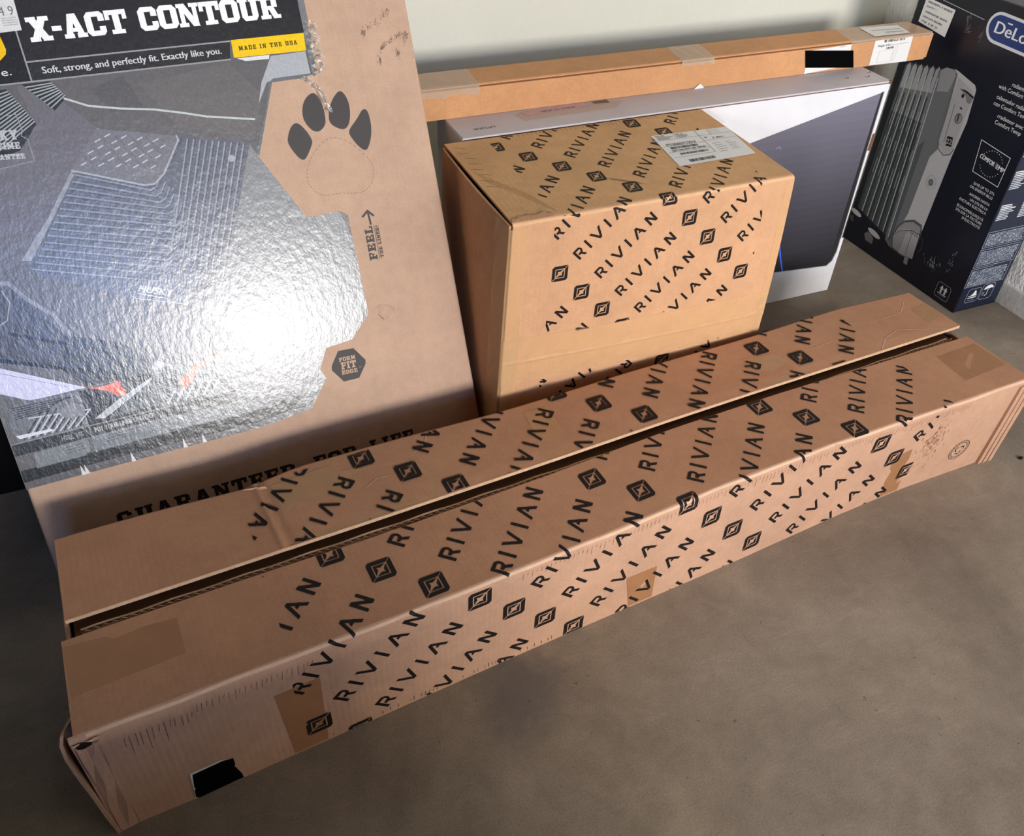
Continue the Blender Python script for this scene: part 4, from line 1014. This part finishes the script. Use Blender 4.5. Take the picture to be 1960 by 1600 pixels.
ik.poly([(-.1672, .9454), (-.1146, .9428), (-.1167, .8891), (-.1685, .8875)], (222, 222, 220), 6); put_text(ik, '4 9', (-.139, .9100), (-.120, .9100), .0125, (115, 113, 113), 7)
for k in range(4): ik.rect(-.139, .8965 + .003 * k, -.119, .8980 + .003 * k, (188, 188, 188), 7)
ik.poly([(-.19, .8801), (-.1466, .8826), (-.1445, .866), (-.1468, .8593), (-.1559, .8522), (-.19, .8516)], (246, 196, 24), 6); put_text(ik, 'e.', (-.1600, .8310), (-.1470, .8315), .0105, (225, 225, 225), 6)
put_text(ik, 'HUSKY', (-.0671, .4945), (-.0200, .4765), .0110, (214, 218, 226), 7, shear=.25, bold=.001); ik.line([(-.068, .4915), (-.028, .4745)], .0012, (214, 218, 226), 7)
ik.line([(-.078, .5005), (-.078, .490), (-.072, .484), (.000, .4585)], .0012, (170, 176, 190), 6)
# seat track, sill, thumbnails
ik.poly([(-.2629, .5405), (-.2412, .5399), (-.2088, .4995), (-.189, .45), (-.2149, .4083), (-.2949, .4371)], (81, 81, 86), 3)
ik.poly([(-.189, .45), (-.114, .421), (-.0732, .3815), (-.0856, .3594), (-.1826, .3642), (-.2149, .4083)], (59, 62, 67), 3)
ik.line([(-.290, .555), (-.24, .5438), (-.2228, .5152), (-.1945, .4836), (-.1806, .4523)], .006, (137, 137, 145), 4); ik.line([(-.252, .535), (-.247, .515), (-.258, .49), (-.285, .478)], .002, (152, 152, 157), 4)
ik.line([(-.262, .470), (-.215, .448), (-.190, .436)], .005, (42, 42, 45), 4); ik.line([(-.296, .437), (-.215, .404), (-.13, .372)], .006, (37, 37, 40), 4)
ik.poly([(-.310, .4330), (-.1831, .3623), (-.2635, .3615), (-.310, .3874)], (206, 206, 232), 4); ik.line([(-.300, .418), (-.21, .371)], .0010, (150, 150, 176), 5)
ik.poly([(-.2882, .3616), (-.2632, .3626), (-.1961, .359), (-.1972, .2998), (-.296, .2987), (-.3046, .3329)], (110, 113, 118), 5)
for k in range(15):
    x = -.290 + .0058 * k; ik.line([(x, .3035), (x + .028, .334 - .0006 * k), (x + .010, .3355 - .0006 * k)] if k % 2 else [(x, .3035), (x + .034, .340)], .0022, (190, 194, 198) if k % 2 else (47, 47, 49), 6)
for k in range(6): ik.line([(-.292, .3380 + .0036 * k), (-.245 + .004 * k, .3400 + .0030 * k), (-.232 + .006 * k, .352)], .0015, (49, 49, 52), 6)
ik.poly([(-.300, .3120), (-.250, .3105), (-.245, .3060), (-.296, .3060)], (216, 216, 226), 7); ik.disc((-.212, .330), .018, .012, (132, 132, 137), 7)
ik.poly([(-.1961, .359), (-.0817, .362), (-.0847, .3008), (-.1972, .2998)], (40, 41, 43), 5)
ik.poly([(-.185, .309), (-.14, .332), (-.084, .354), (-.084, .350), (-.135, .322), (-.170, .306)], (174, 179, 184), 6); ik.poly([(-.165, .305), (-.130, .324), (-.084, .347), (-.0845, .306)], (96, 101, 106), 6)
for k in range(9): ik.line([(-.150 + .007 * k, .308 + .0018 * k), (-.139 + .006 * k, .322 + .0022 * k)], .0016, (20, 20, 22), 7)
ik.poly([(-.1816, .3607), (-.1602, .358), (-.1416, .3592), (-.1406, .3629), (-.1315, .3589), (-.1326, .3511), (-.1273, .3405), (-.1314, .3335), (-.1416, .3374), (-.1547, .349)], (228, 112, 92), 8); ik.poly([(-.1376, .3444), (-.1328, .3431), (-.1292, .3376), (-.1323, .3338), (-.1378, .3364)], (238, 176, 156), 9)
ik.poly([(-.0809, .3652), (.0394, .3652), (.0409, .3003), (-.0847, .3008)], (108, 113, 115), 5)
for k in range(9): ik.line([(-.080, .3560 - .0042 * k), (-.045 + .002 * k, .3545 - .0035 * k)], .0018, (45, 45, 47), 6)
for k in range(12): x = -.078 + .0072 * k; ik.line([(x, .304), (x + .018, .326)], .0024, (196, 200, 200) if k % 2 else (67, 67, 69), 6)
ik.poly([(-.048, .3334), (-.0239, .3506), (-.0081, .3607), (.0095, .3609), (.035, .372), (.045, .362), (-.0064, .3508), (-.0355, .323)], (226, 120, 100), 8)
ik.poly([(-.0818, .3655), (-.0702, .3809), (-.0501, .3655)], (176, 178, 184), 6)
for a, b in (((-.1961, .36), (-.1972, .2550)), ((-.0817, .364), (-.0847, .2560)), ((.0394, .3652), (.0409, .256))): ik.line([a, b], .0018, (140, 142, 145), 9)
ik.poly([(-.311, .2998), (-.1972, .2998), (-.0853, .2986), (.0403, .298), (.04, .2786), (-.0832, .2826), (-.1984, .2815), (-.311, .28)], (52, 53, 54), 6)
ik.line([(-.311, .2998), (-.1972, .2998), (-.0853, .2986), (.0409, .3003), (.15, .302)], .0016, (140, 142, 142), 7)
put_greek(ik, (-.240, .2860), (-.207, .2862), .0075, (150, 152, 152), 8, (5, 3)); put_text(ik, 'PUT YOUR LINER ON LOCK', (-.1900, .2868), (-.0960, .2878), .0082, (176, 178, 178), 8, bold=.0006)
ik.poly([(-.2850, .2781), (-.2065, .2815), (-.2015, .2636), (-.2146, .2534), (-.2868, .253)], (125, 130, 132), 7); ik.poly([(-.1984, .2815), (-.0832, .2826), (-.0829, .2597), (-.0947, .2559), (-.1978, .2554)], (120, 125, 130), 7); ik.poly([(-.0812, .282), (.04, .2786), (.0439, .2578), (.0314, .2539), (-.0809, .2591)], (128, 132, 135), 7)
for k in range(3): ik.line([(-.178, .2765 - .0045 * k), (-.115 - .01 * k, .2770 - .0045 * k)], .0014, (91, 93, 96), 8); ik.line([(-.238, .2740 - .0045 * k), (-.212, .2745 - .0045 * k)], .0014, (91, 93, 96), 8)
ik.poly([(-.311, .2550), (-.2015, .2556), (-.0841, .2552), (.0547, .2548), (.14, .262), (.1500, .2400), (.0653, .2330), (.0079, .2334), (-.1596, .2367), (-.311, .2351)], (47, 49, 49), 5)
for x in (-.226, -.220, -.148, -.064, -.032): ik.poly([(x - .003, .2225), (x + .004, .2225), (x - .001, .2400)], (230, 228, 224), 9)
ik.build('printed_film', k_f, FILM, K, attr=True, step=.00006, label='glossy film-wrapped picture of a moulded car floor mat')
# heat-shrunk film bead at the right border and left edge
def crinkle(name, base, w_, n, dirx):
    V, Fc = [], []
    for k in range(n):
        t = k / (n - 1); i_ = min(int(t * (len(base) - 1)), len(base) - 2); f = t * (len(base) - 1) - i_
        x = base[i_][0] + (base[i_ + 1][0] - base[i_][0]) * f; z = base[i_][1] + (base[i_ + 1][1] - base[i_][1]) * f
        for j in range(5): V.append((x + w_ * (j / 4 - .35) + random.uniform(-.0016, .0016), -.0025 - .004 * random.random() * (1 if j in (1, 2, 3) else .2), z + random.uniform(-.0018, .0018)))
    for k in range(n - 1):
        for j in range(4): a = k * 5 + j; Fc.append((a, a + 1, a + 6, a + 5))
    return mesh(name, V, Fc, CRINKLE, K)
crinkle('film_crinkle', [(.298, .862), (.296, .840), (.296, .815), (.298, .79), (.288, .782), (.262, .778)], .022, 34, 1)
crinkle('film_crinkle', [(.272, .778), (.283, .768), (.292, .755), (.300, .72)], .012, 16, 1)
# prints on the bare board
ik = Ink()
for t_ in ('toe1', 'toe2', 'toe3', 'toe4'): pass
TOES = [[(.2448, .7134), (.2563, .7001), (.2641, .6819), (.2615, .6736), (.2464, .6531), (.2394, .6524), (.2314, .6618), (.2225, .6814), (.2244, .6918), (.2333, .7076)],
 [(.277, .7546), (.2869, .7533), (.2941, .7355), (.294, .71), (.2894, .6999), (.2785, .6927), (.2677, .6953), (.2576, .7106), (.2566, .7256), (.2632, .7437)],
 [(.3232, .7521), (.3322, .751), (.3389, .7341), (.3377, .7149), (.3321, .6983), (.3234, .6908), (.3143, .6921), (.3002, .7016), (.2988, .7136), (.3064, .734)],
 [(.3639, .7191), (.3688, .7141), (.3702, .6932), (.3656, .6717), (.3555, .6532), (.3481, .6521), (.3384, .6624), (.3279, .6815), (.3302, .6899), (.3478, .7049), (.3575, .7167)]]
def smooth(p):
    for _ in range(2):
        q = []
        for a, b in zip(p, p[1:] + p[:1]): q += [(a[0] * .75 + b[0] * .25, a[1] * .75 + b[1] * .25), (a[0] * .25 + b[0] * .75, a[1] * .25 + b[1] * .75)]
        p = q
    return p
DG = (66, 62, 60)
for n_, t_ in enumerate(TOES): ik.g = ('toe_print', n_); ik.poly(smooth(t_), DG, 1)
ik.g = 'perforated_outline'
PC = smooth([(.2938, .6841), (.2639, .6646), (.2447, .6413), (.2399, .6157), (.2504, .5962), (.2674, .5889), (.2936, .5901), (.3186, .5837), (.3385, .586), (.354, .6017), (.36, .6234), (.3527, .6402), (.325, .672)])
for k in range(len(PC)):
    a, b = PC[k], PC[(k + 1) % len(PC)]; ik.line([(a[0], a[1]), ((a[0] + b[0]) / 2, (a[1] + b[1]) / 2)], .0007, (120, 94, 76), 1)
ik.g = 'feel_print'
put_slab(ik, 'FEEL', (.3336, .4666), (.3350, .5255), .0145, DG, 1, gap=.12); put_slab(ik, 'THE LINER!', (.3452, .4680), (.3462, .5250), .0060, DG, 1, gap=.1)
ik.line([(.3372, .4668), (.3385, .5255)], .0008, DG, 1)
ik.line([(.3337, .5290), (.3326, .5510)], .0036, DG, 1); ik.line([(.3222, .5438), (.3325, .5520), (.3413, .5425)], .0036, DG, 1)
HEX = [(.227, .322), (.2553, .3207), (.2727, .2943), (.2711, .287), (.2543, .2646), (.2254, .265), (.2087, .2903), (.2099, .2976)]
ik.g = 'form_fit_badge'
ik.poly(HEX, DG, 1)
CT = (196, 162, 134)
put_slab(ik, 'FORM', (.2251, .3022), (.2552, .3010), .0072, CT, 2); put_slab(ik, 'FIT', (.2262, .2872), (.2542, .2860), .0130, CT, 2); put_slab(ik, 'EDGE', (.2250, .2778), (.2540, .2762), .0075, CT, 2); put_text(ik, 'TM', (.258, .2830), (.2625, .2828), .0022, CT, 2)
ik.g = 'guarantee_print'
for w_, x0_, x1_ in (('GUARANTEED', -.200, .104), ('FOR', .139, .222), ('LIFE', .246, .333)):
    ik.g = ('guarantee_word', w_); put_slab(ik, w_, (x0_, .1165), (x1_, .1162), .0260, (34, 30, 28), 1, gap=.12)
ik.g = 'scuff_marks'
for a, b in (((.387, .8405), (.42, .8519)), ((.4268, .8616), (.4383, .8658)), ((.4114, .8067), (.419, .8143)), ((.419, .8143), (.4428, .8246)), ((.4428, .8246), (.4602, .8271)), ((.4386, .7932), (.4400, .80)), ((.4552, .8149), (.46, .8271)), ((.387, .8405), (.384, .828)), ((.4040, .794), (.408, .785))):
    for _ in range(26):
        t = random.random(); x = a[0] + (b[0] - a[0]) * t + random.gauss(0, .0022); z = a[1] + (b[1] - a[1]) * t + random.gauss(0, .0026); l_ = random.uniform(.001, .005); an = random.uniform(.3, 1.5)
        ik.line([(x, z), (x + l_ * math.cos(an), z + l_ * math.sin(an))], random.uniform(.0003, .0009), random.choice(((118, 96, 80), (138, 112, 92), (96, 78, 64))), 1)
ik.g = 'tear_outline'
ik.line([(.314, .3697), (.3190, .3625), (.3219, .3592), (.328, .363), (.3310, .361), (.3394, .3689), (.3441, .3728)], .0013, (96, 68, 50), 2)
ik.line([(.310, .382), (.3199, .3857), (.3345, .3824), (.3441, .3740)], .0007, (150, 118, 94), 2)
ik.g = 'scratches'
ik.line([(-.140, .172), (-.10, .166)], .001, (214, 178, 146), 2); ik.line([(-.134, .176), (-.108, .170), (-.092, .167)], .001, (214, 178, 146), 2)
ik.build('board_print', k_f, PRINT, K, attr=True)
mesh('paper_tear', [(.314, -.0006, .3697), (.3219, -.0034, .3592), (.3310, -.0038, .361), (.3394, -.003, .3689), (.3441, -.0012, .3728), (.3345, -.0006, .3824), (.3199, -.0006, .3857)], [(0, 1, 2, 3, 4, 5, 6)], CB_LINER, K)

# ------------------------------------------------------------------ 7. black bin behind the leaning carton
B = empty('storage_bin', (-.55, 1.392, 0), 0, 'black plastic bin in deep shadow left of the leaning carton', 'bin')
hexa('tub', [(-.24, .02, 0), (.92, .02, 0), (.92, .48, 0), (-.24, .48, 0), (-.27, 0, .33), (.95, 0, .33), (.95, .52, .33), (-.27, .52, .33)], BINM, B, .012)
box('lid', (-.285, -.008, .332), (.965, .53, .356), BINM, B, .008)
for k in range(6):
    x = -.16 + .2 * k; hexa('rib', [(x, .008, .03), (x + .02, .008, .03), (x + .02, .03, .03), (x, .03, .03), (x, -.008, .32), (x + .02, -.008, .32), (x + .02, .02, .32), (x, .02, .32)], BINM, B, .002)

# ------------------------------------------------------------------ 8. floor crumb
bm = bmesh.new(); bmesh.ops.create_icosphere(bm, subdivisions=1, radius=.006)
for v in bm.verts: v.co = Vector((v.co.x * 1.2 * random.uniform(.8, 1.2), v.co.y * .7, v.co.z * .4 + .0022))
c = from_bm('debris_chip', bm, material('black_rubber_chip', (16, 15, 14), .8, .2)); c.location = (1.541, .772, 0); tag(c, 'tiny black chip on the concrete right of the long carton', 'debris')
